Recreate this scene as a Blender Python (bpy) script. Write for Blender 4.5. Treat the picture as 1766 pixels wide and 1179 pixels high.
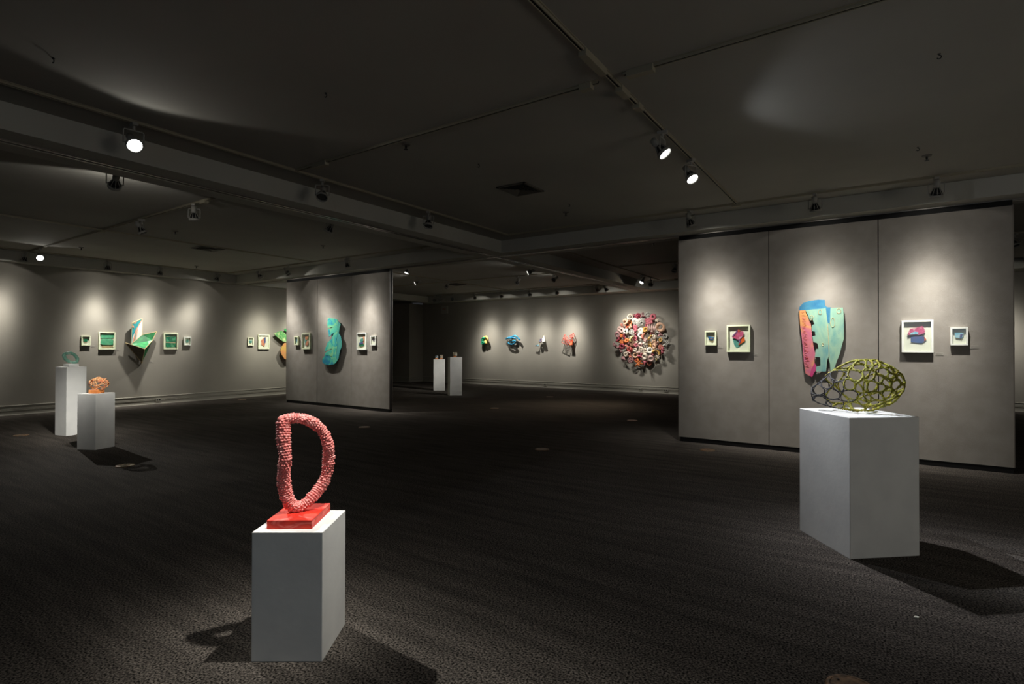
import bpy, bmesh, math, random
from mathutils import Vector, Matrix, Euler, noise
from mathutils.geometry import tessellate_polygon
random.seed(7)
for o in list(bpy.data.objects): bpy.data.objects.remove(o)
SC = bpy.context.scene
COL = SC.collection
PI = math.pi

# ------------------------------------------------------------------ camera
F_PX, YAW, PITCH, ROLL, EYE = 941.159, 0.5933355, 0.00800875, 0.00198283, 1.5
_cy, _sy = math.cos(YAW), math.sin(YAW)
FWD = Vector((-_sy*math.cos(PITCH), _cy*math.cos(PITCH), math.sin(PITCH)))
_R = Vector((_cy, _sy, 0)); _U = _R.cross(FWD)
RGT = _R*math.cos(ROLL) + _U*math.sin(ROLL)
UPV = -_R*math.sin(ROLL) + _U*math.cos(ROLL)
EYEP = Vector((0, 0, EYE))
cam = bpy.data.cameras.new('camera'); co = bpy.data.objects.new('camera', cam); COL.objects.link(co)
cam.sensor_width = 36; cam.lens = F_PX/1766*36; cam.clip_start = .05; cam.clip_end = 100
co.matrix_world = Matrix(((RGT.x, UPV.x, -FWD.x, 0), (RGT.y, UPV.y, -FWD.y, 0), (RGT.z, UPV.z, -FWD.z, EYE), (0, 0, 0, 1)))
SC.camera = co

# ------------------------------------------------------------------ world, exposure, light levels
SC.view_settings.view_transform = 'Standard'; SC.view_settings.look = 'None'
SC.view_settings.exposure = 0.0; SC.view_settings.gamma = 1.0
SC.view_settings.use_curve_mapping = False
w = bpy.data.worlds.new('world'); SC.world = w; w.use_nodes = True
w.node_tree.nodes['Background'].inputs[0].default_value = (.9, .92, 1, 1)
w.node_tree.nodes['Background'].inputs[1].default_value = 0.02
WALL_W = 400          # gallery wall spots
SPILL = 0.006         # share that leaves a lamp sideways
SIDE_W = 62           # warm fill added on the right, no real source there
FILL_W = 20           # dim cool fill added behind the camera
SC.cycles.max_bounces = 8; SC.cycles.diffuse_bounces = 5; SC.cycles.sample_clamp_indirect = 4
SC.cycles.transparent_max_bounces = 8
la = bpy.data.lights.new('rear_fill_light', 'AREA'); la.shape = 'RECTANGLE'; la.size = 5; la.size_y = 1.6  # unseen fill lamp, stands in for light from the rest of the building
la.energy = FILL_W; la.color = (.62, .80, 1)
lo = bpy.data.objects.new('rear_fill_light', la); COL.objects.link(lo)
lo.location = (1.0, -3.6, 2.0); lo.rotation_euler = (math.radians(90), 0, math.radians(15))
lb = bpy.data.lights.new('side_fill_light', 'AREA'); lb.shape = 'RECTANGLE'; lb.size = 3; lb.size_y = 2.2  # added fill lamp, brightens the ceiling and right-hand faces; no opening here
lb.energy = SIDE_W; lb.color = (1, .93, .82)
lo2 = bpy.data.objects.new('side_fill_light', lb); COL.objects.link(lo2)
lo2.location = (6.5, 2.5, 1.3); lo2.rotation_euler = (math.radians(128), 0, math.radians(90))

# ------------------------------------------------------------------ measuring helpers (points of the photograph turned into points of the room)
def ray(x, y): return FWD + RGT*((x-883)/F_PX) - UPV*((y-589.5)/F_PX)
def atZ(x, y, z=0):
    d = ray(x, y); return EYEP + d*((z-EYE)/d.z)
def atX(x, y, v):
    d = ray(x, y); return EYEP + d*(v/d.x)
def atY(x, y, v):
    d = ray(x, y); return EYEP + d*(v/d.y)

# ------------------------------------------------------------------ materials
def srgb(c):
    return tuple(((v/12.92) if v <= .04045 else ((v+.055)/1.055)**2.4) for v in c)
def rgb(r, g, b): return srgb((r/255, g/255, b/255))
_mats = {}
def mat(name, col, rough=.6, col2=None, scale=8, bump=0, bscale=60, stretch=None, spec=.3, detail=4, col3=None, contrast=(.35, .65), metallic=0, sheen=0, distort=0):
    if name in _mats: return _mats[name]
    m = bpy.data.materials.new(name); m.use_nodes = True; _mats[name] = m
    nt = m.node_tree; N = nt.nodes; L = nt.links; b = N['Principled BSDF']
    b.inputs['Base Color'].default_value = (*col, 1); b.inputs['Roughness'].default_value = rough
    b.inputs['Specular IOR Level'].default_value = spec; b.inputs['Metallic'].default_value = metallic
    tc = N.new('ShaderNodeTexCoord'); mp = N.new('ShaderNodeMapping'); L.new(tc.outputs['Object'], mp.inputs[0])
    if stretch: mp.inputs['Scale'].default_value = stretch
    if col2:
        n = N.new('ShaderNodeTexNoise'); n.inputs['Scale'].default_value = scale; n.inputs['Detail'].default_value = detail
        n.inputs['Distortion'].default_value = distort
        L.new(mp.outputs[0], n.inputs['Vector'])
        r = N.new('ShaderNodeValToRGB'); L.new(n.outputs[0], r.inputs[0]); L.new(r.outputs[0], b.inputs['Base Color'])
        r.color_ramp.elements[0].position = contrast[0]; r.color_ramp.elements[1].position = contrast[1]
        r.color_ramp.elements[0].color = (*col, 1); r.color_ramp.elements[1].color = (*(col3 or col2), 1)
        if col3:
            e = r.color_ramp.elements.new(sum(contrast)/2); e.color = (*col2, 1)
    if bump:
        n2 = N.new('ShaderNodeTexNoise'); n2.inputs['Scale'].default_value = bscale; n2.inputs['Detail'].default_value = 3
        L.new(tc.outputs['Object'], n2.inputs['Vector'])
        bp = N.new('ShaderNodeBump'); bp.inputs['Strength'].default_value = bump; bp.inputs['Distance'].default_value = .01
        L.new(n2.outputs[0], bp.inputs['Height']); L.new(bp.outputs[0], b.inputs['Normal'])
    return m
def emit(name, col, s):
    m = bpy.data.materials.new(name); m.use_nodes = True; nt = m.node_tree
    b = nt.nodes['Principled BSDF']; b.inputs['Base Color'].default_value = (*col, 1)
    b.inputs['Emission Color'].default_value = (*col, 1); b.inputs['Emission Strength'].default_value = s
    return m
M_WALL = mat('taupe_paint', rgb(152, 147, 136), .85, rgb(146, 141, 131), 1.3, .12, 90)
M_CEIL = mat('ceiling_paint', rgb(150, 147, 139), .9, rgb(158, 155, 146), .8, .05, 40)
M_BEAM = mat('beam_paint', rgb(172, 170, 161), .85, rgb(180, 178, 168), 1.2, .05, 50)
M_PANEL = mat('panel_fabric', rgb(156, 150, 142), .95, rgb(148, 142, 134), 6, .5, 260, spec=.1)
M_BASE = mat('baseboard_paint', rgb(152, 148, 137), .5)
M_BLACK = mat('black_rubber', rgb(14, 13, 12), .6)
M_TRIM = mat('grey_metal_trim', rgb(120, 112, 104), .4)
M_RAIL = mat('steel_rail', rgb(150, 145, 138), .35, metallic=.9)
M_TRACK = mat('cream_track', rgb(150, 143, 124), .55)
M_SLOT = mat('track_slot', rgb(18, 16, 14), .7)
M_WHITE = mat('white_pedestal_paint', rgb(226, 226, 222), .6, rgb(218, 218, 215), 5, .06, 30)
M_FIX = mat('fixture_white', rgb(150, 147, 140), .45)
M_FIXD = mat('fixture_dark', rgb(22, 22, 22), .35)
M_GLASSD = mat('unlit_lens', rgb(70, 70, 68), .12, spec=.8)
M_LIT = emit('lit_lens', (.97, 1, 1), 14)
M_FRAME = mat('white_frame', rgb(238, 240, 232), .45)
M_FRAMEG = mat('cream_frame', rgb(232, 238, 205), .45)
M_MATB = mat('mount_board', rgb(232, 231, 214), .9)
M_CARD = mat('label_card', rgb(160, 155, 146), .6)
M_INK = mat('label_print', rgb(70, 66, 62), .8)
M_BRASS = mat('brass_cover', rgb(150, 118, 88), .4, rgb(92, 74, 58), 30, .2, 60, metallic=.35)
M_VENT = mat('vent_metal', rgb(92, 88, 80), .5)
M_DARK = mat('dark_void', rgb(8, 8, 8), .9)

def carpet():
    m = bpy.data.materials.new('charcoal_carpet'); m.use_nodes = True; nt = m.node_tree; N = nt.nodes; L = nt.links
    b = N['Principled BSDF']; b.inputs['Roughness'].default_value = .95; b.inputs['Specular IOR Level'].default_value = .08
    tc = N.new('ShaderNodeTexCoord')
    n1 = N.new('ShaderNodeTexNoise'); n1.inputs['Scale'].default_value = 95; n1.inputs['Detail'].default_value = 3
    L.new(tc.outputs['Object'], n1.inputs['Vector'])
    mp = N.new('ShaderNodeMapping'); mp.inputs['Scale'].default_value = (.9, 9, 1); L.new(tc.outputs['Object'], mp.inputs[0])
    mp.inputs['Rotation'].default_value = (0, 0, 0)
    n2 = N.new('ShaderNodeTexNoise'); n2.inputs['Scale'].default_value = 1.1; n2.inputs['Detail'].default_value = 4
    L.new(mp.outputs[0], n2.inputs['Vector'])
    n3 = N.new('ShaderNodeTexNoise'); n3.inputs['Scale'].default_value = .55; n3.inputs['Detail'].default_value = 2
    L.new(tc.outputs['Object'], n3.inputs['Vector'])
    r1 = N.new('ShaderNodeValToRGB'); L.new(n1.outputs[0], r1.inputs[0])
    r1.color_ramp.elements[0].position = .38; r1.color_ramp.elements[1].position = .66
    r1.color_ramp.elements[0].color = (*rgb(20, 18, 16), 1); r1.color_ramp.elements[1].color = (*rgb(108, 101, 94), 1)
    r2 = N.new('ShaderNodeMapRange'); r2.inputs[1].default_value = .3; r2.inputs[2].default_value = .7; r2.inputs[3].default_value = .72; r2.inputs[4].default_value = 1.28
    L.new(n2.outputs[0], r2.inputs[0])
    r3 = N.new('ShaderNodeMapRange'); r3.inputs[1].default_value = .3; r3.inputs[2].default_value = .7; r3.inputs[3].default_value = .88; r3.inputs[4].default_value = 1.12
    L.new(n3.outputs[0], r3.inputs[0])
    mu = N.new('ShaderNodeMath'); mu.operation = 'MULTIPLY'; L.new(r2.outputs[0], mu.inputs[0]); L.new(r3.outputs[0], mu.inputs[1])
    mx = N.new('ShaderNodeVectorMath'); mx.operation = 'SCALE'; L.new(r1.outputs[0], mx.inputs[0]); L.new(mu.outputs[0], mx.inputs['Scale'])
    L.new(mx.outputs[0], b.inputs['Base Color'])
    bp = N.new('ShaderNodeBump'); bp.inputs['Strength'].default_value = .5; bp.inputs['Distance'].default_value = .006
    L.new(n1.outputs[0], bp.inputs['Height']); L.new(bp.outputs[0], b.inputs['Normal'])
    return m
M_CARPET = carpet()
def glass_pane():
    m = bpy.data.materials.new('picture_glass'); m.use_nodes = True; nt = m.node_tree; N = nt.nodes; L = nt.links
    for n in list(N): N.remove(n)
    o = N.new('ShaderNodeOutputMaterial'); t = N.new('ShaderNodeBsdfTransparent'); t.inputs[0].default_value = (.97, .98, .97, 1)
    g = N.new('ShaderNodeBsdfGlossy'); g.inputs['Roughness'].default_value = .02
    mx = N.new('ShaderNodeMixShader'); mx.inputs[0].default_value = .05; L.new(t.outputs[0], mx.inputs[1]); L.new(g.outputs[0], mx.inputs[2]); L.new(mx.outputs[0], o.inputs[0])
    return m
M_GLASS = glass_pane()

# ------------------------------------------------------------------ mesh helpers
class MB:
    def __init__(s): s.v = []; s.f = []
    def add(s, vs, fs):
        k = len(s.v); s.v += [Vector(v) for v in vs]; s.f += [tuple(i+k for i in f) for f in fs]; return s
    def box(s, a, b):
        x0, y0, z0 = a; x1, y1, z1 = b
        return s.add([(x0, y0, z0), (x1, y0, z0), (x1, y1, z0), (x0, y1, z0), (x0, y0, z1), (x1, y0, z1), (x1, y1, z1), (x0, y1, z1)],
                     [(0, 3, 2, 1), (4, 5, 6, 7), (0, 1, 5, 4), (1, 2, 6, 5), (2, 3, 7, 6), (3, 0, 4, 7)])
    def tube(s, pts, r, seg=8, closed=False, rf=None):
        pts = [Vector(p) for p in pts]; n = len(pts); R = r if hasattr(r, '__len__') else [r]*n
        T = []
        for i in range(n):
            a = pts[(i-1) % n] if closed or i else pts[0]; b = pts[(i+1) % n] if closed or i < n-1 else pts[-1]
            t = (b-a); T.append(t.normalized() if t.length > 1e-9 else Vector((0, 0, 1)))
        u = T[0].orthogonal().normalized(); U = [u]
        for i in range(1, n):
            u = U[-1] - T[i]*U[-1].dot(T[i]); u = u.normalized() if u.length > 1e-6 else T[i].orthogonal().normalized(); U.append(u)
        if closed:   # spread the closing twist
            e = U[-1] - T[0]*U[-1].dot(T[0]); e.normalize()
            ang = math.atan2(e.cross(U[0]).dot(T[0]), e.dot(U[0]))
            for i in range(n): U[i] = Matrix.Rotation(ang*i/n, 3, T[i]) @ U[i]
        vs = []
        for i in range(n):
            w_ = T[i].cross(U[i])
            for j in range(seg):
                a = 2*PI*j/seg; rr = R[i]*(rf(i, j) if rf else 1)
                vs.append(pts[i] + (U[i]*math.cos(a) + w_*math.sin(a))*rr)
        fs = []
        for i in range(n if closed else n-1):
            for j in range(seg):
                a = i*seg+j; b = i*seg+(j+1) % seg; c = ((i+1) % n)*seg+(j+1) % seg; d = ((i+1) % n)*seg+j
                fs.append((a, b, c, d))
        if not closed:
            fs.append(tuple(range(seg-1, -1, -1))); fs.append(tuple(range((n-1)*seg, n*seg)))
        return s.add(vs, fs)
    def lathe(s, prof, seg=24, M=None, caps=True):
        vs = []; n = len(prof)
        for r, z in prof:
            for j in range(seg):
                a = 2*PI*j/seg; v = Vector((r*math.cos(a), r*math.sin(a), z)); vs.append(M @ v if M else v)
        fs = [(i*seg+j, i*seg+(j+1) % seg, (i+1)*seg+(j+1) % seg, (i+1)*seg+j) for i in range(n-1) for j in range(seg)]
        if caps: fs += [tuple(range(seg-1, -1, -1)), tuple(range((n-1)*seg, n*seg))]
        return s.add(vs, fs)
    def plate(s, front, off, holes=()):
        """flat shape with thickness: FRONT outline (3D points), extruded by vector OFF"""
        loops = [[Vector(p) for p in front]] + [[Vector(p) for p in h] for h in holes]
        flat = [p for l in loops for p in l]; n = len(flat); off = Vector(off)
        tris = tessellate_polygon(loops)
        nrm = Vector((0, 0, 0))
        for t in tris: nrm += (flat[t[1]]-flat[t[0]]).cross(flat[t[2]]-flat[t[0]])
        fs = []
        for t in tris:
            q = (flat[t[1]]-flat[t[0]]).cross(flat[t[2]]-flat[t[0]])
            t = tuple(t)
            if q.dot(off) > 0: t = t[::-1]
            fs.append(t); fs.append(tuple(i+n for i in t[::-1]))
        k = 0
        for l in loops:
            m = len(l)
            for i in range(m): fs.append((k+i, k+(i+1) % m, n+k+(i+1) % m, n+k+i))
            k += m
        return s.add(flat+[p+off for p in flat], fs)
    def ball(s, c, r, seg=8, rings=5, sc=(1, 1, 1)):
        c = Vector(c); vs = [c+Vector((0, 0, r*sc[2]))]
        for i in range(1, rings):
            t = PI*i/rings
            for j in range(seg):
                a = 2*PI*j/seg; vs.append(c+Vector((r*sc[0]*math.sin(t)*math.cos(a), r*sc[1]*math.sin(t)*math.sin(a), r*sc[2]*math.cos(t))))
        vs.append(c-Vector((0, 0, r*sc[2]))); L_ = len(vs)-1
        fs = [(0, 1+j, 1+(j+1) % seg) for j in range(seg)]
        for i in range(rings-2):
            for j in range(seg): fs.append((1+i*seg+j, 1+(i+1)*seg+j, 1+(i+1)*seg+(j+1) % seg, 1+i*seg+(j+1) % seg))
        b = 1+(rings-2)*seg
        fs += [(L_, b+(j+1) % seg, b+j) for j in range(seg)]
        return s.add(vs, fs)
    def xf(s, M):
        s.v = [M @ v for v in s.v]; return s

def put(name, mb, m, parent=None, smooth=False, local=False, kind=None, bevel=0):
    me = bpy.data.meshes.new(name)
    off = Vector((0, 0, 0))
    if parent and not local:
        p = parent
        while p: off += p.location; p = p.parent
    me.from_pydata([tuple(v-off) for v in mb.v], [], mb.f); me.validate()
    bm = bmesh.new(); bm.from_mesh(me); bmesh.ops.recalc_face_normals(bm, faces=bm.faces)
    if bevel: bmesh.ops.bevel(bm, geom=list(bm.edges), offset=bevel, segments=1, affect='EDGES')
    bm.to_mesh(me); bm.free()
    if smooth: me.polygons.foreach_set('use_smooth', [True]*len(me.polygons))
    me.materials.append(m)
    o = bpy.data.objects.new(name, me); COL.objects.link(o)
    if parent: o.parent = parent
    if kind: o['kind'] = kind
    return o
def thing(name, label, cat, loc=(0, 0, 0), rz=0, group=None):
    o = bpy.data.objects.new(name, None); o.empty_display_size = .1; COL.objects.link(o)
    o.location = loc; o.rotation_euler = (0, 0, rz); o['label'] = label; o['category'] = cat
    if group: o['group'] = group
    return o
def tag(o, label, cat, group=None):
    o['label'] = label; o['category'] = cat
    if group: o['group'] = group
    return o
def struct(name, mb, m, **k): return put(name, mb, m, kind='structure', **k)
def B(a, b): return MB().box(a, b)

# ------------------------------------------------------------------ the room
ZC, ZB, XL, YB, YP = 3.5, 3.27, -15.45, 17.2, 8.7
XR, YF = 7.0, -4.2
XS, YS = -15.15, 16.45            # faces of the perimeter soffits
struct('floor', B((-20, YF, -.1), (XR, YB+1.2, 0)), M_CARPET)
struct('ceiling', B((-20, YF, ZC), (XR, YB+1.2, ZC+.1)), M_CEIL)
struct('wall_left', B((XL-.15, YF, 0), (XL, 13.2, ZC)), M_WALL)
struct('wall_back', B((-16.2, YB, 0), (XR, YB+.15, ZC)), M_WALL)
struct('wall_right', B((XR, YF, 0), (XR+.15, YB, ZC)), M_WALL)
struct('wall_front', B((XL, YF-.15, 0), (XR, YF, ZC)), M_WALL)
struct('wall_recess', B((-17.3, 16.4, 0), (-16.2, YB+.15, ZB)), M_WALL)
struct('wall_corridor', MB().box((-19.1, 12.8, 0), (-19, 17.6, ZC)).box((-19, 13.2, 0), (XL-.15, 13.3, ZC)).box((-19, 17.5, 0), (-17.2, 17.6, ZC)), M_WALL)
struct('ceiling_soffit_left', B((XL-.15, YF, ZB), (XS, YB, ZC)), M_BEAM)
struct('ceiling_soffit_back', B((XS, YS, ZB), (XR, YB, ZC)), M_BEAM)
struct('ceiling_beam', B((-6.6, YF, ZB), (-5.95, YS, ZC)), M_BEAM)
struct('ceiling_beam', B((XS, 8.45, ZB), (-6.6, 9.05, ZC)), M_BEAM)
struct('ceiling_beam', B((-5.95, 8.45, ZB), (XR, 9.05, ZC)), M_BEAM)
struct('ceiling_beam', B((2.65, YF, ZB), (3.3, 8.45, ZC)), M_BEAM)
struct('ceiling_beam', B((2.65, 9.05, ZB), (3.3, YS, ZC)), M_BEAM)
struct('ceiling_beam', B((XS, -1.6, ZB), (-6.6, -.95, ZC)), M_BEAM)
struct('ceiling_beam', B((-5.95, -1.6, ZB), (2.65, -.95, ZC)), M_BEAM)
# steel partition rails under the beams: a pair of lips and the dark slot between them
def rail(name, a, b):
    ax = 0 if abs(a[0]-b[0]) > abs(a[1]-b[1]) else 1
    lips = MB(); slot = MB()
    for s in (-1, 1):
        if ax: lips.box((a[0]+s*.035-.012, a[1], ZB-.012), (a[0]+s*.035+.012, b[1], ZB))
        else: lips.box((a[0], a[1]+s*.035-.012, ZB-.012), (b[0], a[1]+s*.035+.012, ZB))
    if ax: slot.box((a[0]-.022, a[1], ZB-.003), (a[0]+.022, b[1], ZB))
    else: slot.box((a[0], a[1]-.022, ZB-.003), (b[0], a[1]+.022, ZB))
    r = struct(name, lips, M_RAIL); put('slot', slot, M_SLOT, r)
rail('trim_1', (-6.275, YF, 0), (-6.275, YS, 0))
rail('trim_2', (XS, 8.75, 0), (-6.35, 8.75, 0))
rail('trim_3', (-6.2, 8.75, 0), (XR, 8.75, 0))
# moulded baseboards
PROF = [(0, 0), (.045, 0), (.045, .012), (.028, .02), (.024, .098), (.034, .104), (.034, .112), (.012, .114), (.012, .126), (.022, .128), (.02, .196), (.03, .2), (.03, .208), (.004, .216), (0, .216)]
def baseboard(name, p0, p1, out):
    p0, p1, out = Vector(p0), Vector(p1), Vector(out)
    mb = MB(); n = len(PROF)
    mb.add([p+out*a+Vector((0, 0, z)) for p in (p0, p1) for a, z in PROF], [(i, (i+1) % n, n+(i+1) % n, n+i) for i in range(n)]+[tuple(range(n)), tuple(range(2*n-1, n-1, -1))])
    return struct(name, mb, M_BASE)
baseboard('baseboard_left', (XL, YF, 0), (XL, 13.2, 0), (1, 0, 0))
baseboard('baseboard_back', (-16.2, YB, 0), (XR, YB, 0), (0, -1, 0))
baseboard('baseboard_right', (XR, YF, 0), (XR, YB, 0), (-1, 0, 0))
baseboard('baseboard_recess', (-17.3, 16.4, 0), (-16.2, 16.4, 0), (0, -1, 0))
baseboard('baseboard_return', (-16.2, 16.4, 0), (-16.2, YB, 0), (1, 0, 0))
c = thing('counter', 'dark low counter in the unlit corridor beside the left partition', 'counter', (-18.2, 15.6, 0))
put('body', B((-18.9, 14.6, .02), (-17.75, 16.6, 1.12)), mat('counter_dark', rgb(50, 44, 38), .6), c)
put('counter_top', B((-18.9, 14.55, 1.12), (-17.7, 16.65, 1.16)), mat('counter_edge', rgb(80, 72, 64), .4), c)

# ------------------------------------------------------------------ folding partitions
def partition(label, x0, x1, joints):
    xs = [x0]+joints+[x1]
    t = thing('partition_wall', label, 'partition', ((x0+x1)/2, YP+.05, 0))
    for i in range(3):
        a, b = xs[i]+(.005 if i else 0), xs[i+1]-(.005 if i < 2 else 0)
        put('panel', B((a, YP, .072), (b, YP+.1, 3.19)), M_PANEL, t)
    core = MB()
    for j in joints: core.box((j-.006, YP+.012, .07), (j+.006, YP+.09, 3.19))
    put('joint_gasket', core, M_BLACK, t)
    put('top_seal', B((x0, YP+.004, 3.19), (x1, YP+.096, ZB)), M_BLACK, t)
    put('bottom_seal', B((x0+.02, YP+.006, .0), (x1-.0, YP+.094, .072)), M_BLACK, t)
    for x, s in ((x0, -1), (x1, 1)):
        put('edge_trim', MB().box((min(x, x+s*.012), YP, .07), (max(x, x+s*.012), YP+.022, 3.2)).box((min(x, x+s*.012), YP+.078, .07), (max(x, x+s*.012), YP+.1, 3.2)), M_TRIM, t)
        put('edge_gasket', B((min(x, x+s*.006), YP+.022, .07), (max(x, x+s*.006), YP+.078, 3.2)), M_BLACK, t)
    return t
partition('tall grey fabric folding partition at right, with the blue and pink wall piece', -2.657, 1.311, [-1.345, -.017])
partition('tall grey fabric folding partition at left, with the turquoise leaf relief', -13.119, -9.228, [-11.818, -10.514])

# ------------------------------------------------------------------ ceiling tracks
def track(label, a, b, boxes=()):
    a, b = Vector((a[0], a[1], 0)), Vector((b[0], b[1], 0)); c = (a+b)/2
    t = thing('lighting_track', label, 'lighting track', (c.x, c.y, ZC))
    ax = abs(a.x-b.x) > abs(a.y-b.y); h = .018; zt, zb = ZC, ZC-.022
    ra = MB(); sl = MB()
    lo, hi = (min(a.x, b.x), max(a.x, b.x)) if ax else (min(a.y, b.y), max(a.y, b.y)); k = a.y if ax else a.x
    def bx(m, u0, u1, v0, v1, z0, z1):
        m.box((u0, k+v0, z0), (u1, k+v1, z1)) if ax else m.box((k+v0, u0, z0), (k+v1, u1, z1))
    bx(ra, lo, hi, -h, -.010, zb, zt); bx(ra, lo, hi, .010, h, zb, zt); bx(ra, lo, hi, -h*1.5, h*1.5, zt-.005, zt)
    put('rail', ra, M_TRACK, t); bx(sl, lo, hi, -.0098, .0098, zb+.006, zt-.005); put('slot', sl, M_SLOT, t)
    for u, ln in boxes:
        m = MB(); bx(m, u-ln/2, u+ln/2, -.03, .03, ZC-.05, ZC-.0); put('connector', m, M_TRACK, t, bevel=.003)
    return t
track('ceiling track running beside the long beam above the front pedestal', (-5.5, -.9), (-5.5, 8.03))
track('ceiling track along the beam in front of the right partition', (-5.48, 8.03), (2.3, 8.03), [(-1.65, .12)])
track('long ceiling track running to the top of the photo with two lit spotlights', (-1.65, -.5), (-1.65, 8.0), [(3.45, .34), (3.98, .16), (4.3, .1)])
track('ceiling track crossing under the bare ceiling left of the track crossing', (-5.48, 3.75), (-1.75, 3.75), [(-5.05, .22), (-1.85, .1)])
track('ceiling track crossing the ceiling right of the track crossing', (-1.55, 3.75), (2.3, 3.75), [(-1.42, .2)])
track('ceiling track along the far left wall', (-14.85, -.5), (-14.85, 8.05))
track('ceiling track along the beam in front of the left partition', (-14.83, 8.05), (-7.1, 8.05), [(-7.69, .12)])
track('ceiling track crossing above the two left pedestals towards the long beam', (-14.83, 3.83), (-7.1, 3.83), [(-7.68, .14), (-11.1, .1)])
track('ceiling track down the middle of the left bay past the ceiling vent', (-11.1, -.5), (-11.1, 8.03))
track('ceiling track behind the long beam over the left bay', (-7.05, -.5), (-7.05, 8.0))
track('ceiling track down the middle of the back left bay', (-10.9, 9.5), (-10.9, 15.9))
track('ceiling track crossing the back left bay above the thin pedestals', (-14.7, 12.85), (-7.1, 12.85), [(-11.1, .14)])
track('ceiling track along the back wall above the four small reliefs', (-14.8, 15.95), (-7.1, 15.95))
track('ceiling track beside the beam in the back left bay', (-7.05, 9.5), (-7.05, 15.93))
track('ceiling track running to the round relief beside the sloping beam', (-5.45, 9.5), (-5.45, 15.93))
track('ceiling track crossing the back right bay behind the right partition', (-5.43, 12.75), (2.3, 12.75))
track('ceiling track along the back wall above the round relief', (-5.43, 15.95), (2.3, 15.95), [(-4.9, .2)])
track('ceiling track on the far side of the beam behind the left partition', (-14.8, 9.47), (-7.1, 9.47))
track('ceiling track on the far side of the beam behind the right partition', (-5.43, 9.47), (2.15, 9.47))
track('ceiling track seen past the right end of the right partition', (2.2, 9.5), (2.2, 15.93))

# ------------------------------------------------------------------ track spotlights
def aimed(v):
    v = Vector(v).normalized(); return math.atan2(-v.x, v.y), math.asin(max(-1, min(1, v.z)))
_proto = {}
PZ = -.205      # pivot of the lamp below the ceiling
def spotlight_parts():
    ad = MB().box((-.022, -.045, -.05), (.022, .045, -.0225)); ad.tube([(0, 0, -.05), (0, 0, -.085)], .012, 10)
    yo = MB().tube([(-.078, 0, PZ), (-.078, 0, -.1), (-.07, 0, -.088), (.07, 0, -.088), (.078, 0, -.1), (.078, 0, PZ)], .006, 6)
    so = MB().lathe([(.012, -.155), (.032, -.15), (.034, -.09), (.03, -.07), (.024, -.06)], 18)      # lamp axis is +z here
    cg = MB()
    for k in range(8):
        a = 2*PI*k/8; cg.tube([(.027*math.cos(a), .027*math.sin(a), -.07), (.062*math.cos(a), .062*math.sin(a), .02)], .0035, 5)
    bu = MB().lathe([(.02, -.065), (.032, -.045), (.052, -.01), (.058, .018)], 20)
    ri = MB().lathe([(.058, .03), (.058, .016), (.067, .016), (.067, .046), (.059, .046), (.058, .03)], 24, caps=False)
    ln = MB().lathe([(.0, .024), (.03, .028), (.0575, .026), (.0575, .02)], 24)
    hub = MB().lathe([(0, .0275), (.005, .0295), (.005, .027)], 10)
    pn = MB().tube([(-.084, 0, 0), (.084, 0, 0)], .006, 8)
    return dict(adapter=(ad, M_FIX), yoke=(yo, M_FIX), lamp_holder=(so, M_FIX), cage=(cg, M_FIX), lamp_bulb=(bu, M_FIXD), ring=(ri, M_FIX), lens=(ln, M_GLASSD), pivot=(pn, M_FIX), lens_hub=(hub, M_FIXD))
_parts = spotlight_parts()
_meshes = {}
def beam_profile(l, size, flood, spill):
    """photometric curve of a reflector lamp: a soft hot beam, a wider skirt and a little stray light"""
    l.use_nodes = True; nt = l.node_tree; N = nt.nodes; L = nt.links; em = N['Emission']
    tc = N.new('ShaderNodeTexCoord'); sp = N.new('ShaderNodeSeparateXYZ'); L.new(tc.outputs['Normal'], sp.inputs[0])
    def op(o, a, b=None):
        n = N.new('ShaderNodeMath'); n.operation = o
        for i, v in enumerate((a, b)):
            if v is None: continue
            if isinstance(v, (int, float)): n.inputs[i].default_value = v
            else: L.new(v, n.inputs[i])
        return n.outputs[0]
    th = op('ARCCOSINE', op('MINIMUM', op('ABSOLUTE', sp.outputs[2]), 1.0))
    def bell(sig): return op('EXPONENT', op('MULTIPLY', op('POWER', op('DIVIDE', th, math.radians(sig)), 2.5), -1.0))
    tot = op('ADD', op('ADD', op('MULTIPLY', bell(size), .88), op('MULTIPLY', bell(flood), .12)), spill)
    L.new(tot, em.inputs['Strength'])
def spotlight(label, x, y, aim, power=0, col=(1, .97, .90), size=16.5, flood=30, show=False, spill=SPILL, z=ZC):
    P = Vector((x, y, z+PZ)); d = Vector(aim)-P; yaw, el = aimed(d)
    root = thing('track_spotlight', label, 'spotlight', (x, y, z), yaw, 'track spotlights on the ceiling')
    Mh = Matrix.Translation((0, 0, PZ)) @ Matrix.Rotation(el-PI/2, 4, 'X')     # +z of the head turned to the aim (local +y)
    for nm, (mb, mt) in _parts.items():
        if nm == 'lens' and show: mt = M_LIT
        key = (nm, mt.name)
        if key not in _meshes:
            o = put(nm, mb, mt, root, smooth=nm not in ('adapter',), local=True); _meshes[key] = o.data
        else:
            o = bpy.data.objects.new(nm, _meshes[key]); COL.objects.link(o); o.parent = root
        if nm == 'lens_hub': o.parent = lens_o
        elif nm not in ('adapter', 'yoke'): o.matrix_local = Mh
        if nm == 'lens': lens_o = o
        if nm == 'lens' and show: o['label'] = 'glowing white lens'
    if power:
        l = bpy.data.lights.new('lamp_beam', 'SPOT'); l.energy = power; l.color = col; l.spot_size = math.radians(146); l.spot_blend = .12; l.shadow_soft_size = .03
        beam_profile(l, size, flood, spill)
        lo_ = bpy.data.objects.new('lamp_beam', l); COL.objects.link(lo_); lo_.parent = root
        lo_.matrix_local = Mh @ Matrix.Translation((0, 0, .05)) @ Matrix.Rotation(PI, 4, 'X')
    return root
W = WALL_W
S = spotlight
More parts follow.
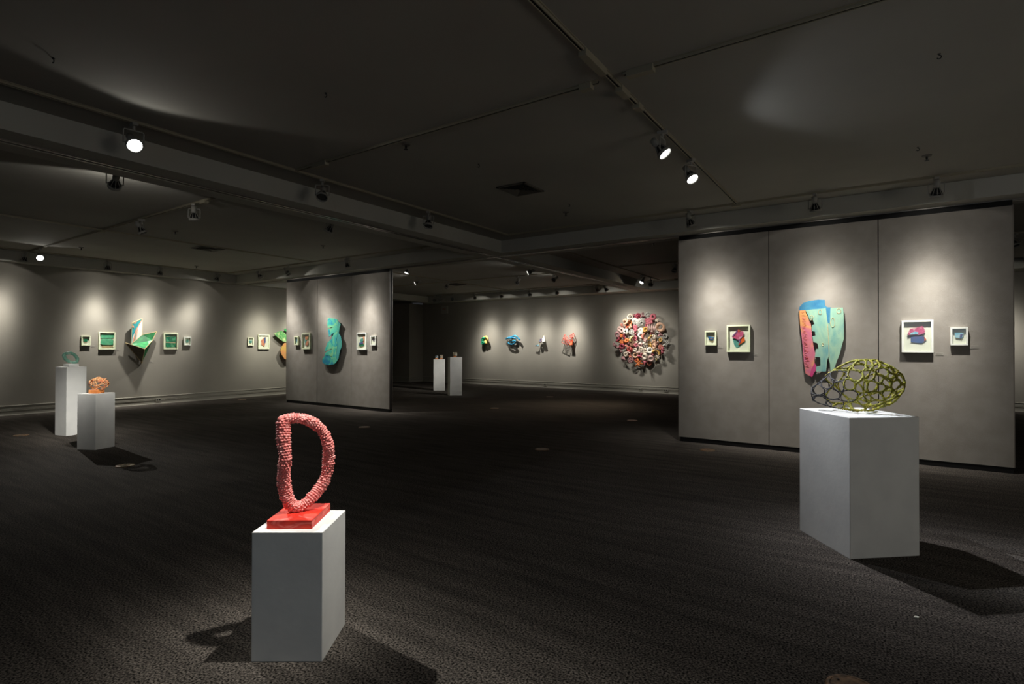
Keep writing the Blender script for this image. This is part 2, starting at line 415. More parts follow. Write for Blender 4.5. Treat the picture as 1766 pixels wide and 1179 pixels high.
# bay with the front pedestal
S('brightly glowing spotlight facing the viewer at upper left', -5.5, 2.13, (-2.4, 1.78, .8), 800, show=True, size=8, flood=17, spill=.008)
S('unlit spotlight with a dark lens tilted right on the long beam track, left of centre', -5.5, 4.11, (-4.5, 3.0, 1.2))
S('unlit spotlight hanging straight down on the long beam track, near the ceiling vent', -5.5, 5.95, (-5.1, 5.3, 1.5))
S('upper one of two glowing spotlights on the track above the middle of the floor', -1.65, 4.91, (-.1, 4.95, 1.3), 430, (.86, .92, 1), show=True, size=8, flood=12, spill=.04)
S('lower one of two glowing spotlights on the track above the middle of the floor', -1.65, 5.82, (-.1, 4.9, .7), 450, (.95, .95, 1), show=True, size=14, flood=28)
S('spotlight above the frame straight over the front ring sculpture, out of the photo', -1.65, 2.04, (-2.44, 1.75, .8), 480, size=9, flood=18, show=True)
S('spotlight at the left end of the right partition, turned away', -2.28, 8.03, (-1.95, 8.7, 1.56), W)
S('spotlight in front of the blue and pink piece on the right partition', -.69, 8.03, (-.6, 8.7, 1.56), W)
S('spotlight at the right end of the right partition near the photo edge', .55, 8.03, (.48, 8.7, 1.56), W*1.05)
# left bay
S('large backlit spotlight hidden half behind the long beam, left of the bright lamp', -7.05, 2.55, (-10.2, 3.3, .9), 1050, show=True, size=9, flood=17, spill=.012)
S('spotlight hanging behind the long beam, left of the turquoise leaf relief', -7.05, 5.4, (-8.3, 4.9, 1.2))
S('tilted unlit spotlight in the middle of the crossing track of the left bay', -9.58, 3.83, (-9.2, 4.4, 2.0))
S('unlit spotlight at the right end of the crossing track of the left bay', -7.95, 3.83, (-8.1, 4.0, 1.5))
S('glowing spotlight at the far left over the two left pedestals', -14.2, 3.83, (-9.7, 3.1, .8), 560, show=True, size=11, flood=20)
S('dark spotlight just left of the glowing lamp at the far left', -14.85, 3.75, (XL, 3.2, 1.56), W*.9)
S('spotlight on the left wall track above the square green picture', -14.85, 5.24, (XL, 5.18, 1.56), W)
S('spotlight on the left wall track above the folded green sculpture', -14.85, 6.35, (XL, 6.15, 1.56), W*.9)
S('spotlight on the left wall track near the corner of the left bay', -14.85, 7.75, (XL, 6.98, 1.56), W*.85)
S('spotlight at the left end of the left partition', -13.3, 8.05, (-12.65, 8.7, 1.56), W)
S('spotlight above the left joint of the left partition', -12.1, 8.05, (-10.98, 8.7, 1.5), W)
S('spotlight above the right part of the left partition', -9.87, 8.05, (-9.85, 8.7, 1.56), W*1.05)
S('spotlight peeking out behind the left edge of the left partition', -14.15, 9.48, (XL, 9.3, 1.56), W*.95, (1, .98, .86))
S('spotlight hidden behind the left partition, for the green and orange wall piece', -14.3, 10.6, (XL, 10.5, 1.56), W*1.1, (1, .98, .86))
# back left bay
S('glowing spotlight beside the top right corner of the left partition', -9.45, 9.48, (-9.75, 8.85, 1.8), 200, show=True)
S('small glowing spotlight right of the left partition, above the thin pedestals', -10.9, 11.3, (-12.9, 8.85, 1.7), 260, show=True)
S('unlit spotlight near the dark ceiling vent of the back bay', -10.9, 12.6, (-11.3, 12.0, 2))
S('glowing spotlight in the centre of the back bay, tilted left', -7.05, 11.2, (-9.9, 8.85, 1.6), 260, show=True)
S('dark-backed spotlight left of the centre glowing lamp in the back bay', -8.5, 12.85, (-10.75, 12.9, .9), 130, size=12, flood=24)
S('dark-backed spotlight right of the centre glowing lamp in the back bay', -7.3, 12.85, (-12.35, 13.9, .8), 800, size=7, flood=15)
S('back wall spotlight above the yellow and green relief', -12.42, 15.95, (-12.65, YB, 1.56), W)
S('back wall spotlight above the blue relief', -11.22, 15.95, (-11.4, YB, 1.56), W*.95)
S('back wall spotlight above the white spiked relief', -10.02, 15.95, (-10.25, YB, 1.56), W*.85)
S('back wall spotlight above the red net relief', -8.95, 15.95, (-9.05, YB, 1.65), W*1.2)
S('left one of two spotlights paired at the end of the back wall track', -7.45, 15.9, (-6.6, YB, 1.7), W*.8, size=20)
S('right one of two spotlights paired at the end of the back wall track', -7.15, 15.9, (-6.3, YB, 1.5), W*.5, size=20)
S('dark spotlight turned up in the cluster near the back left corner', -14.4, 15.95, (-13.9, 15.0, 3.1))
S('dark spotlight facing left in the cluster near the back left corner', -14.1, 15.95, (-14.8, 15.3, 3.0))
S('pale spotlight at the right end of the corner cluster', -13.5, 15.95, (-12.8, 15.2, 3.2))
# back right bay
S('glowing spotlight hanging above the round pink relief', -5.45, 14.5, (-6.3, 12.6, .6), 260, (1, .82, .62), show=True, size=22)
S('dark spotlight right behind the glowing lamp above the round pink relief', -5.45, 15.2, (-6.3, YB, 1.56), W*.4, size=22)
S('spotlight just left of the upper left corner of the right partition', -4.0, 12.75, (-4.3, 12.2, 1.8))
S('tiny lit spotlight at the upper left corner of the right partition', -2.75, 9.48, (-3.0, 9.0, .5), 60, show=True)
S('spotlight seen past the right edge of the right partition', 1.95, 12.75, (2.4, 12.2, 2))
S('spotlight hidden behind the right partition lighting the back wall', 1.95, 15.95, (2.4, YB, 1.56), W*.8)

# ------------------------------------------------------------------ ceiling vents, sprinklers, hooks
def vent(label, x, y, sx, sy):
    t = thing('ceiling_vent', label, 'vent', (x, y, ZC))
    f = MB(); h = .03
    for a, b in (((x-sx/2, y-sy/2), (x+sx/2, y-sy/2+h)), ((x-sx/2, y+sy/2-h), (x+sx/2, y+sy/2)), ((x-sx/2, y-sy/2), (x-sx/2+h, y+sy/2)), ((x+sx/2-h, y-sy/2), (x+sx/2, y+sy/2))):
        f.box((*a, ZC-.016), (*b, ZC))
    put('frame', f, M_VENT, t); put('backing', B((x-sx/2+.01, y-sy/2+.01, ZC-.004), (x+sx/2-.01, y+sy/2-.01, ZC)), M_DARK, t)
    for k in range(1, 6):            # nested square louvres
        q = k/6; a, b = (sx/2-h)*(1-q)+.006, (sy/2-h)*(1-q)+.006; m = MB()
        for (ux, uy) in ((1, 0), (-1, 0), (0, 1), (0, -1)):
            if ux: pts = [(x+ux*a, y-b, ZC-.002), (x+ux*a, y+b, ZC-.002), (x+ux*(a+.022), y+b+.02, ZC-.02), (x+ux*(a+.022), y-b-.02, ZC-.02)]
            else: pts = [(x-a, y+uy*b, ZC-.002), (x+a, y+uy*b, ZC-.002), (x+a+.02, y+uy*(b+.022), ZC-.02), (x-a-.02, y+uy*(b+.022), ZC-.02)]
            m.plate(pts, (0, 0, -.002))
        put('louvre', m, M_VENT, t)
vent('square louvred ceiling vent above the middle of the floor', -3.78, 5.79, .42, .47)
vent('square louvred ceiling vent in the left bay', -11.45, 5.79, .42, .47)
vent('square louvred ceiling vent in the back bay above the thin pedestals', -11.35, 13.6, .45, .5)
def sprinkler(label, x, y):
    t = thing('ceiling_sprinkler', label, 'sprinkler', (x, y, ZC), 0, 'ceiling sprinklers')
    put('collar', MB().lathe([(.045, ZC), (.042, ZC-.01), (.012, ZC-.014)], 20, Matrix.Translation((x, y, 0))), M_VENT, t)
    put('head', MB().lathe([(.01, ZC-.012), (.01, ZC-.04), (.004, ZC-.045), (.022, ZC-.052), (.022, ZC-.055), (0, ZC-.058)], 14, Matrix.Translation((x, y, 0))), M_FIXD, t)
for lb, x, y in [('sprinkler head on the ceiling left of the long track, above centre', -3.89, 3.88), ('sprinkler head on the ceiling above the right partition', .41, 7.13), ('sprinkler head on the ceiling right of the middle vent', -3.88, 7.18),
                 ('sprinkler head on the ceiling of the left bay beside the far wall', -14.2, 6.9), ('sprinkler head on the left bay ceiling beside the crossing track', -10.2, 4.6), ('sprinkler head at the far left end of the left bay', -13.5, 4.3),
                 ('sprinkler head on the back left bay ceiling near the long beam', -7.9, 9.9), ('sprinkler head behind the long beam above the left partition', -9.2, 6.9), ('sprinkler head on the back right bay ceiling', -3.6, 10.2), ('sprinkler head on the back bay ceiling right of centre lamp', -8.0, 14.0)]:
    sprinkler(lb, x, y)
for lb, x, y in [('tiny screw hook in the bare ceiling at upper left centre', -3.63, 2.74), ('tiny screw hook in the ceiling above the middle vent', -3.65, 4.75), ('small open hook in the ceiling at upper right', .34, 4.7), ('small hook beside the sprinkler above the right partition', .32, 6.79), ('small hook beside the sprinkler right of the middle vent', -3.62, 6.8), ('tiny hook in the ceiling at the far upper left', -4.77, 1.35)]:
    m = MB(); m.tube([(x, y, ZC)]+[(x+.012*math.sin(a), y, ZC-.022-.012*(1-math.cos(a))+.012) for a in [k*.55 for k in range(9)]], .0035, 6)
    m.lathe([(.011, ZC), (.009, ZC-.004), (.002, ZC-.005)], 10, Matrix.Translation((x, y, 0)))
    tag(put('ceiling_hook', m, M_FIXD), lb, 'hook', 'ceiling hooks')

# ------------------------------------------------------------------ floor covers, outlets, sign
def floor_cover(label, x, y, r=.1):
    t = thing('floor_outlet_cover', label, 'floor outlet', (x, y, 0), 0, 'round floor outlet covers')
    T = Matrix.Translation((x, y, 0))
    put('rim', MB().lathe([(r, 0), (r-.006, .008), (r-.018, .009), (r-.02, .004)], 40, T), M_BRASS, t, smooth=False)
    put('lid', MB().lathe([(r-.02, 0), (r-.021, .008), (0, .0085)], 40, T), M_BRASS, t)
    m = MB()
    for a in (.5, 2.6, 4.4): m.lathe([(.006, .0085), (.006, .0105), (.002, .011)], 8, Matrix.Translation((x+.62*r*math.cos(a), y+.62*r*math.sin(a), 0)))
    m.box((x-.025, y-.003, .0082), (x+.025, y+.003, .0092))
    put('screw', m, M_FIXD, t)
for lb, x, y in [('round brass floor cover left of the tall left pedestal', -11.88, 2.98), ('round brass floor cover right of the short left pedestal', -7.82, 2.96), ('round floor cover near the far left wall baseboard', -14.74, 8.41),
                 ('round floor cover in front of the left partition', -7.91, 6.85), ('round brass floor cover in the middle of the floor', -4.08, 6.84), ('round brass floor cover left of the right partition', -4.17, 10.55),
                 ('round floor cover behind the left partition end', -7.73, 10.71), ('small far floor cover near the back wall', -8.16, 14.12), ('round brass floor cover cut off by the bottom photo edge', -.105, 2.83), ('floor cover close under the right partition', -2.08, 8.16)]:
    floor_cover(lb, x, y, .105)
tag(put('paper_scrap', MB().plate([(-.012, -.006, .006), (.01, -.008, .008), (.014, .006, .01), (-.006, .009, .007)], (0, 0, -.005)).xf(Matrix.Translation(atZ(1580, 1064, .004)-Vector((0, 0, .004)))), M_MATB), 'tiny pale paper scrap on the carpet right of the big pedestal shadow', 'scrap')
def outlet(label, p, out):
    p = Vector(p); out = Vector(out); s = Vector((-out.y, out.x, 0))
    t = thing('wall_outlet', label, 'outlet', p, 0, 'baseboard outlets')
    def slab(hw, hh, o0, o1, c=Vector((0, 0, 0))):
        q = p+c
        return MB().plate([q+s*hw+Vector((0, 0, hh))+out*o1, q-s*hw+Vector((0, 0, hh))+out*o1, q-s*hw-Vector((0, 0, hh))+out*o1, q+s*hw-Vector((0, 0, hh))+out*o1], -out*(o1-o0))
    put('face_plate', slab(.062, .042, .01, .045), M_BASE, t)
    for k in (-1, 1): put('socket', slab(.017, .018, .045, .047, s*.028*k), M_DARK, t)
p = atX(272, 692, XL); outlet('outlet in the far left baseboard below the framed green pictures', (XL, p.y, .105), (1, 0, 0))
for lb, x, y in [('outlet in the back baseboard below the four small reliefs', 941, 662), ('left outlet in the back baseboard below the round relief', 1105, 670), ('right outlet in the back baseboard below the round relief', 1149, 673)]:
    p = atY(x, y, YB); outlet(lb, (p.x, YB, .105), (0, -1, 0))
t = thing('exit_sign', 'small unlit white exit sign with red letters high on the back wall', 'sign', (atY(766, 534, YB).x, YB, 2.95))
e0, e1 = atY(760.8, 540.5, YB-.05), atY(771.6, 527.5, YB-.05)
put('box', B((e0.x, YB-.05, e0.z), (e1.x, YB, e1.z)), mat('sign_white', rgb(170, 165, 155), .6), t)
for txt, fz, sz in (('EXIT', .6, .09), ('\u2190\u2192', .22, .07)):
    cu = bpy.data.curves.new('sign_letters', 'FONT'); cu.body = txt; cu.size = sz; cu.extrude = .002; cu.align_x = 'CENTER'; cu.align_y = 'CENTER'
    tmp = bpy.data.objects.new('letters', cu); COL.objects.link(tmp); bpy.context.view_layer.update(); me = bpy.data.meshes.new_from_object(tmp.evaluated_get(bpy.context.evaluated_depsgraph_get())); bpy.data.objects.remove(tmp)
    me.materials.clear(); me.materials.append(mat('sign_red', rgb(150, 40, 25), .6))
    to = bpy.data.objects.new('sign_letters', me); COL.objects.link(to); to.rotation_euler = (PI/2, 0, 0)
    to.parent = t; to.location = Vector(((e0.x+e1.x)/2, YB-.053, e0.z+(e1.z-e0.z)*fz))-t.location

# ------------------------------------------------------------------ pedestals
def pedestal(label, near, left, right, h):
    n, l, r = Vector((*near, 0)), Vector((*left, 0)), Vector((*right, 0)); f = l+r-n; c = (n+f)/2
    t = thing('pedestal', label, 'pedestal', c)
    k = .012
    m = MB().plate([n, r, f, l], (0, 0, h))
    o = put('body', m, M_WHITE, t, bevel=.0025)
    return c, h
PF, hF = pedestal('small white pedestal in the foreground under the pink ring', (-2.202, 1.657), (-2.480, 1.467), (-2.397, 1.949), .614)
PR, hR = pedestal('wide white pedestal at right under the green and black net form', (-.180, 4.548), (-.549, 5.034), (.232, 4.907), .998)
PA, hA = pedestal('tall white pedestal at left under the pale green ring', (-11.160, 3.370), (-11.458, 3.307), (-11.225, 3.665), 1.14)
PBb, hB = pedestal('shorter white pedestal at left under the orange wire form', (-9.334, 3.160), (-9.604, 3.027), (-9.447, 3.440), .802)
PC, hC = pedestal('thin white pedestal at the back with two tiny sculptures', (-12.50, 13.80), (-12.63, 13.96), (-12.19, 14.02), 1.06)
PD, hD = pedestal('taller thin white pedestal at the back with one tiny sculpture', (-10.834, 12.701), (-11.01, 12.80), (-10.60, 12.99), 1.17)

# ------------------------------------------------------------------ sculptures on pedestals
def smooth_loop(pts, n):
    """closed Catmull-Rom through PTS (vectors with a radius appended), resampled evenly"""
    m = len(pts); out = []
    K = 24
    for i in range(m):
        p0, p1, p2, p3 = (pts[(i+j-1) % m] for j in range(4))
        for k in range(K):
            t_ = k/K
            out.append(tuple(.5*((2*b)+(-a+c_)*t_+(2*a-5*b+4*c_-d)*t_*t_+(-a+3*b-3*c_+d)*t_**3) for a, b, c_, d in zip(p0, p1, p2, p3)))
    L_ = [0]
    for i in range(len(out)): L_.append(L_[-1]+(Vector(out[(i+1) % len(out)][:3])-Vector(out[i][:3])).length)
    res = []; j = 0
    for i in range(n):
        s = L_[-1]*i/n
        while L_[j+1] < s: j += 1
        f = (s-L_[j])/max(1e-9, L_[j+1]-L_[j]); a = out[j]; b = out[(j+1) % len(out)]
        res.append(tuple(x+(y-x)*f for x, y in zip(a, b)))
    return res, L_[-1]
def knobbly_ring(name, ctrl, mt, parent, bead, amp, sub=6, flat=None):
    """a closed tube whose surface is rows of staggered knobs"""
    rr = sum(c_[3] for c_ in ctrl)/len(ctrl)
    _, L_ = smooth_loop(ctrl, 60)
    rows = int(L_/bead); cols = int(2*PI*rr/(bead*1.05)); n = rows*sub; seg = cols*sub
    ring, _ = smooth_loop(ctrl, n)
    rnd = random.Random(3); hgt = [[rnd.uniform(.45, 1.15) for _ in range(cols)] for _ in range(rows+1)]
    miss = [[rnd.random() < .06 for _ in range(cols)] for _ in range(rows+1)]
    def rf(i, j):
        row = i//sub; u = (i % sub)/sub*2-1+1/sub; jj = j+(sub//2 if row % 2 else 0); cidx = (jj//sub) % cols; v = ((jj % sub)/sub)*2-1+1/sub
        d = u*u*1.0+v*v*.85; k = max(0, 1-d)**.5*hgt[row][cidx]*(0 if miss[row][cidx] else 1)
        P = ring[i]
        lump = noise.noise(Vector(P[:3])*14)*.12
        return 1+lump+amp*(k-.5)
    m = MB().tube([q[:3] for q in ring], [q[3] for q in ring], seg, True, rf)
    return put(name, m, mt, parent, smooth=True)
# front ring: the loop stands on edge in the vertical plane of its footprint on the red block
pf = lambda x, y, z: atZ(x, y, z)
t = thing('ring_sculpture', 'knobbly pink upright ring on a red painted block, front pedestal', 'sculpture', (PF.x, PF.y, hF))
bn, br = atZ(459.8, 912.2, hF), atZ(537.8, 911.6, hF); bf = atZ(569.5, 867.3, .656)
side = (Vector((bf.x, bf.y, 0))-Vector((br.x, br.y, 0)))
M_RED = mat('red_block', rgb(222, 62, 42), .5, rgb(196, 44, 34), 9, .3, 30, col3=rgb(228, 120, 108), stretch=(1, 1, 2.5), contrast=(.35, .72), distort=1.2)
put('base_block', MB().plate([bn, br, br+side, bn+side], (0, 0, .042)), M_RED, t, bevel=.0015)
c0, c1 = atZ(508, 884, .656), atZ(548, 868, .656); hd = (c1-c0); hd.z = 0; hd.normalize(); nn = Vector((-hd.y, hd.x, 0))
def on_ring_plane(x, y, back=0):
    d = ray(x, y); P0 = c0+nn*back; k = (P0-EYEP).dot(nn)/d.dot(nn); return EYEP+d*k
# the loop swings from near (left limb) to far (right limb); each point keeps its own distance
def at_depth(x, y, dist): return EYEP+ray(x, y)*dist
base_d = (c0-EYEP).dot(FWD)
ctrl = []
for x, y, r, dd in [(489, 728, 12.3, -.01), (488.8, 744, 12.6, -.02), (488.8, 760, 12.8, -.03), (491.4, 777, 12.4, -.035), (492, 791, 12, -.035), (490.5, 803, 12, -.03), (489.5, 818, 12, -.02), (490.5, 836, 12, -.01),
                    (494, 855, 12.2, .0), (500.5, 868, 12, .01), (511, 874, 11.5, .02), (524, 869.5, 11, .045), (538, 857.5, 11, .07), (551, 842, 10.8, .1), (561, 825, 10.5, .12), (566, 804, 10.8, .13), (566.8, 787, 11, .13),
                    (566.3, 770, 10.8, .12), (562, 754, 10.4, .11), (555, 742, 10.2, .1), (544.8, 732, 10.2, .08), (530.5, 724.5, 9.8, .06), (515, 720.8, 9.4, .035), (501.5, 721, 10, .01), (493, 723.5, 11, -.005)]:
    D = base_d+dd; p = at_depth(x, y, D); ctrl.append((p.x, p.y, p.z, r*D/F_PX*.87))
M_PINK = mat('pink_knobs', rgb(234, 154, 148), .5, rgb(220, 122, 116), 16, .2, 200, col3=rgb(238, 168, 162))
knobbly_ring('ring', ctrl, M_PINK, t, .0125, .30, sub=8)

# green and black net form
t = thing('net_sculpture', 'open net form, olive green at right and black at left, on the wide pedestal', 'sculpture', (PR.x, PR.y, hR))
CD = 4.26                                     # distance of the form's long axis from the eye
TOP = [(1396.5, 688), (1403, 674), (1412, 664), (1425, 655), (1440, 645), (1455, 636), (1470, 629), (1488, 624.5), (1505, 625.5), (1520, 631), (1534, 637), (1545, 645), (1551, 654), (1554.5, 664)]
BOT = [(1396.5, 688), (1403, 696), (1412, 700.5), (1425, 705), (1440, 708.5), (1455, 711), (1470, 712.5), (1488, 713.5), (1505, 712), (1520, 707), (1534, 699), (1545, 688), (1551, 678), (1554.5, 664)]
def interp(T_, x):
    if x <= T_[0][0]: return T_[0][1]
    for (a, b), (c_, d) in zip(T_, T_[1:]):
        if x <= c_: return b+(d-b)*(x-a)/(c_-a)
    return T_[-1][1]
XM, XH = (1396.5+1554.5)/2, (1554.5-1396.5)/2
def egg(s):
    x = XM+XH*s.x*.995; a, b = interp(TOP, x), interp(BOT, x); mid, hh = (a+b)/2, (b-a)/2
    q = math.sqrt(max(1e-6, 1-s.x*s.x)); v, dpt = s.z/q, s.y/q
    D = CD+dpt*hh/F_PX*CD*1.0
    # keep true size whatever the depth: place at the axis distance then slide along the view axis
    DC = CD-.12*s.x
    return EYEP+ray(x, mid-hh*v)*DC+FWD*(dpt*hh/F_PX*DC)
seeds = []
def seed(x, y):
    sx = (x-XM)/XH; a, b = interp(TOP, x), interp(BOT, x); v = -(y-(a+b)/2)/((b-a)/2); q = math.sqrt(max(0, 1-sx*sx))
    v = max(-.97, min(.97, v)); seeds.append(Vector((sx, -q*math.sqrt(1-v*v), q*v)).normalized())
for cx, cy, ox, oy, k in [(x, y, 1460, 610, 10.72) for x, y in [(115, 840), (180, 620), (160, 430), (200, 310), (300, 480), (330, 290), (410, 520), (395, 750), (300, 690), (270, 795), (600, 350), (620, 580), (530, 480), (760, 450), (880, 620), (850, 360), (650, 880), (560, 790), (660, 705), (480, 1000), (380, 960), (300, 920), (450, 290), (770, 850), (410, 390)]] + \
        [(x, y, 1390, 610, 10.72) for x, y in [(730, 470), (770, 600), (580, 780), (370, 770), (580, 600), (450, 620), (490, 520), (190, 850), (165, 720), (440, 920), (640, 960), (330, 600), (840, 320), (700, 250)]]:
    seed(ox+cx/k, oy+cy/k)
seeds = [q_ for q_ in seeds if not (q_.x > .8 and abs(q_.z) < .35)]+[Vector((.975, -.22, .02)).normalized()]
rnd = random.Random(11); back = []
while len(back) < 17:
    p = Vector((rnd.gauss(0, 1), rnd.gauss(0, 1), rnd.gauss(0, 1))).normalized()
    if p.y > .08 and p.x < .8 and all((egg(p)-egg(q)).length > .11 for q in back) and all((egg(p)-egg(q)).length > .08 for q in seeds): back.append(p)
    elif rnd.random() < .002: break
seeds += back
from mathutils.kdtree import KDTree
E_SEED = [egg(s_) for s_ in seeds]; kd_ = KDTree(len(seeds))
for i, p in enumerate(E_SEED): kd_.insert(p, i)
kd_.balance()
bm = bmesh.new(); bmesh.ops.create_icosphere(bm, subdivisions=6, radius=1)
lab = [kd_.find(egg(v.co.normalized()))[1] for v in bm.verts]
for _ in range(2):          # even the cells out a little
    acc = [[Vector(), 0] for _ in seeds]
    for v, l_ in zip(bm.verts, lab): acc[l_][0] += v.co.normalized(); acc[l_][1] += 1
    seeds = [(s_*.5+(a[0]/a[1]).normalized()*.5).normalized() if a[1] else s_ for s_, a in zip(seeds, acc)]
    E_SEED = [egg(s_) for s_ in seeds]; kd_ = KDTree(len(seeds))
    for i, p in enumerate(E_SEED): kd_.insert(p, i)
    kd_.balance(); lab = [kd_.find(egg(v.co.normalized()))[1] for v in bm.verts]
junc = {}
for f_ in bm.faces:
    ids = {lab[v.index] for v in f_.verts}
    if len(ids) == 3:
        c_ = f_.calc_center_median().normalized()
        for i in ids: junc.setdefault(i, []).append(c_)
bm.free(); cells = []
for i, cc in junc.items():
    if len(cc) < 3: continue
    ax = seeds[i]; ce = E_SEED[i]; P3 = [egg(p_) for p_ in cc]; mid = sum(P3, Vector())/len(P3); nrm_ = Vector()
    for j in range(len(P3)): nrm_ += (P3[j]-mid).cross(P3[(j+1) % len(P3)]-mid)
    nrm_ = (mid-egg(Vector((ax.x*.9, 0, 0)))) ; nrm_.normalize(); u_ = nrm_.orthogonal().normalized(); w_ = nrm_.cross(u_)
    cc = [c_ for _, c_ in sorted(zip(P3, cc), key=lambda z_: math.atan2((z_[0]-mid).dot(w_), (z_[0]-mid).dot(u_)))]; cells.append((ax, cc))
green, black = MB(), MB(); rnd = random.Random(5)
for ax, cc in cells:
    cen = sum(cc, Vector())/len(cc); ring = [cen+(p_-cen)*.955 for p_ in cc]
    for _ in range(2):        # round the corners of the cell
        ring = [q for i in range(len(ring)) for q in (ring[i]*.75+ring[(i+1) % len(ring)]*.25, ring[i]*.25+ring[(i+1) % len(ring)]*.75)]
    dark = cen.x < -.30-.12*(1 if cen.z > .2 else 0)
    pts = []
    for i in range(len(ring)):
        a, b = ring[i], ring[(i+1) % len(ring)]; n_ = max(1, int((egg(a.normalized())-egg(b.normalized())).length/.006))
        pts += [egg((a+(b-a)*k/n_).normalized()) for k in range(n_)]
    r0 = .0043 if dark else .0066
    R_ = [r0*(1+.55*rnd.uniform(-1, 1)) for _ in pts]
    J = [p_+Vector((rnd.uniform(-1, 1), rnd.uniform(-1, 1), rnd.uniform(-1, 1)))*.0012 for p_ in pts]
    (black if dark else green).tube(J, R_, 6, True)
M_OLIVE = mat('olive_cord', rgb(176, 168, 40), .5, rgb(104, 108, 26), 45, .5, 220, col3=rgb(196, 176, 70), contrast=(.3, .7))
M_BLK = mat('black_cord', rgb(34, 33, 36), .5, rgb(60, 58, 62), 60, .5, 220)
zmin = min(v.z for v in green.v); dz = hR-zmin+.0
for m_ in (green, black): m_.v = [v+Vector((0, 0, dz)) for v in m_.v]
put('green_mesh', green, M_OLIVE, t, smooth=True); put('black_mesh', black, M_BLK, t, smooth=True)

# pale green ring on the tall left pedestal
t = thing('ring_sculpture', 'pale green knobbly ring lying tilted on a white block, tall left pedestal', 'sculpture', (PA.x, PA.y, hA))
k = 11.79; D0 = (PA-EYEP).dot(FWD)
def pxw(x, y, ox, oy, k, D): return at_depth(ox+x/k, oy+y/k, D)
def quad_block(cn, hx, hy, rz, z0, z1):
    R_ = Matrix.Rotation(rz, 3, 'Z')
    return MB().plate([Vector((cn.x, cn.y, z0))+R_ @ Vector((sx*hx, sy*hy, 0)) for sx, sy in ((-1, -1), (1, -1), (1, 1), (-1, 1))], (0, 0, z1-z0))
put('base_block', quad_block(Vector((PA.x, PA.y, 0)), .076, .075, .21, hA, hA+.048), M_WHITE, t, bevel=.002)
ctrl = []
for x, y, r, dd in [(300, 228, 27, 0), (370, 222, 28, .03), (440, 250, 29, .06), (490, 300, 30, .08), (515, 355, 29, .06), (490, 403, 28, .02), (430, 415, 24, -.02), (360, 398, 26, -.05), (300, 370, 30, -.06), (258, 325, 32, -.05), (240, 275, 30, -.03), (258, 240, 28, -.01)]:
    p = pxw(x, y, 90, 590, k, D0+dd); ctrl.append((p.x, p.y, p.z+.003, r/k*D0/F_PX))
M_MINT = mat('mint_knobs', rgb(150, 200, 178), .55, rgb(122, 178, 156), 22, .2, 200, col3=rgb(186, 216, 198))
knobbly_ring('ring', ctrl, M_MINT, t, .016, .22, sub=4)
# orange wire form on the shorter left pedestal
t = thing('wire_sculpture', 'orange open wire form on an orange block, shorter left pedestal', 'sculpture', (PBb.x, PBb.y, hB))
D1 = (PBb-EYEP).dot(FWD)
M_ORG = mat('orange_block', rgb(238, 160, 92), .55, rgb(230, 140, 76), 18)
put('base_block', quad_block(Vector((PBb.x, PBb.y, 0)), .07, .064, .46, hB, hB+.052), M_ORG, t, bevel=.002)
oc = pxw(955, 830, 90, 590, k, D1); ra, rb = 190/k*D1/F_PX, 135/k*D1/F_PX
wm = MB(); rnd = random.Random(21)
for i in range(9):
    ax = Vector((rnd.gauss(0, 1), rnd.gauss(0, 1), rnd.gauss(0, .8))).normalized(); off = rnd.uniform(-.62, .62); u_ = ax.orthogonal().normalized(); w_ = ax.cross(u_); q = math.sqrt(1-off*off); pts = []
    for j in range(28):
        a = 2*PI*j/28; s_ = ax*off+(u_*math.cos(a)+w_*math.sin(a))*q
        s_ = s_*(1+.07*math.sin(3*a+i)); pinch = 1-.16*math.exp(-((s_.x-.35)/.2)**2)
        pts.append(oc+RGT*(s_.x*ra*.95)+Vector((0, 0, 1))*(s_.z*rb*.93*pinch)+FWD*(s_.y*rb*.9*pinch))
    wm.tube(pts, .0048, 6, True)
zb = min(v.z for v in wm.v); wm.v = [v+Vector((0, 0, hB+.05-zb)) for v in wm.v]
put('wire', wm, mat('orange_wire', rgb(232, 150, 96), .5, rgb(238, 186, 130), 14, col3=rgb(228, 110, 72)), t, smooth=True)
# tiny sculptures on the two thin back pedestals
def tiny(label, px, z, kind):
    P = Vector(px); t = thing('small_sculpture', label, 'sculpture', (P.x, P.y, z))
    put('base_block', quad_block(P, .045, .045, .7, z, z+.035), M_ORG, t)
    m = MB()
    if kind == 0:
        for a in range(6):
            b = a*PI/3; m.tube([P+Vector((.05*math.cos(b+j*.35)*math.sin(.3+j*.4), .05*math.sin(b+j*.35)*math.sin(.3+j*.4), z-P.z+.075+.04*math.cos(.3+j*.4))) for j in range(7)], .009, 6)
        put('wire', m, mat('blue_grey_wire', rgb(168, 186, 196), .5), t, smooth=True)
    else:
        w_ = .05 if kind == 1 else .06
        for q in range(6):
            zz = z+.045+q*.018; m.tube([P+Vector((w_*math.cos(a*PI/5)*(1+.06*math.sin(q+a)), w_*math.sin(a*PI/5), zz-P.z)) for a in range(10)], .006, 5, True)
        for a in range(7):
            b = a*2*PI/7; m.tube([P+Vector((w_*math.cos(b), w_*math.sin(b), z-P.z+.036)), P+Vector((w_*math.cos(b+.3), w_*math.sin(b+.3), z-P.z+.145))], .006, 5)
        put('cage', m, mat('pale_cage', rgb(206, 208, 200), .5, rgb(176, 150, 110), 20), t, smooth=True)
cdir = Vector((math.cos(.62), math.sin(.62), 0))
tiny('tiny blue-grey knot on an orange block, left on the thin back pedestal', (PC.x-.10, PC.y-.02, 0), hC, 0)
tiny('tiny pale cage on an orange block, right on the thin back pedestal', (PC.x+.07, PC.y+.02, 0), hC, 1)
tiny('tiny pale cage on an orange block, alone on the taller thin back pedestal', (PD.x, PD.y, 0), hD, 2)

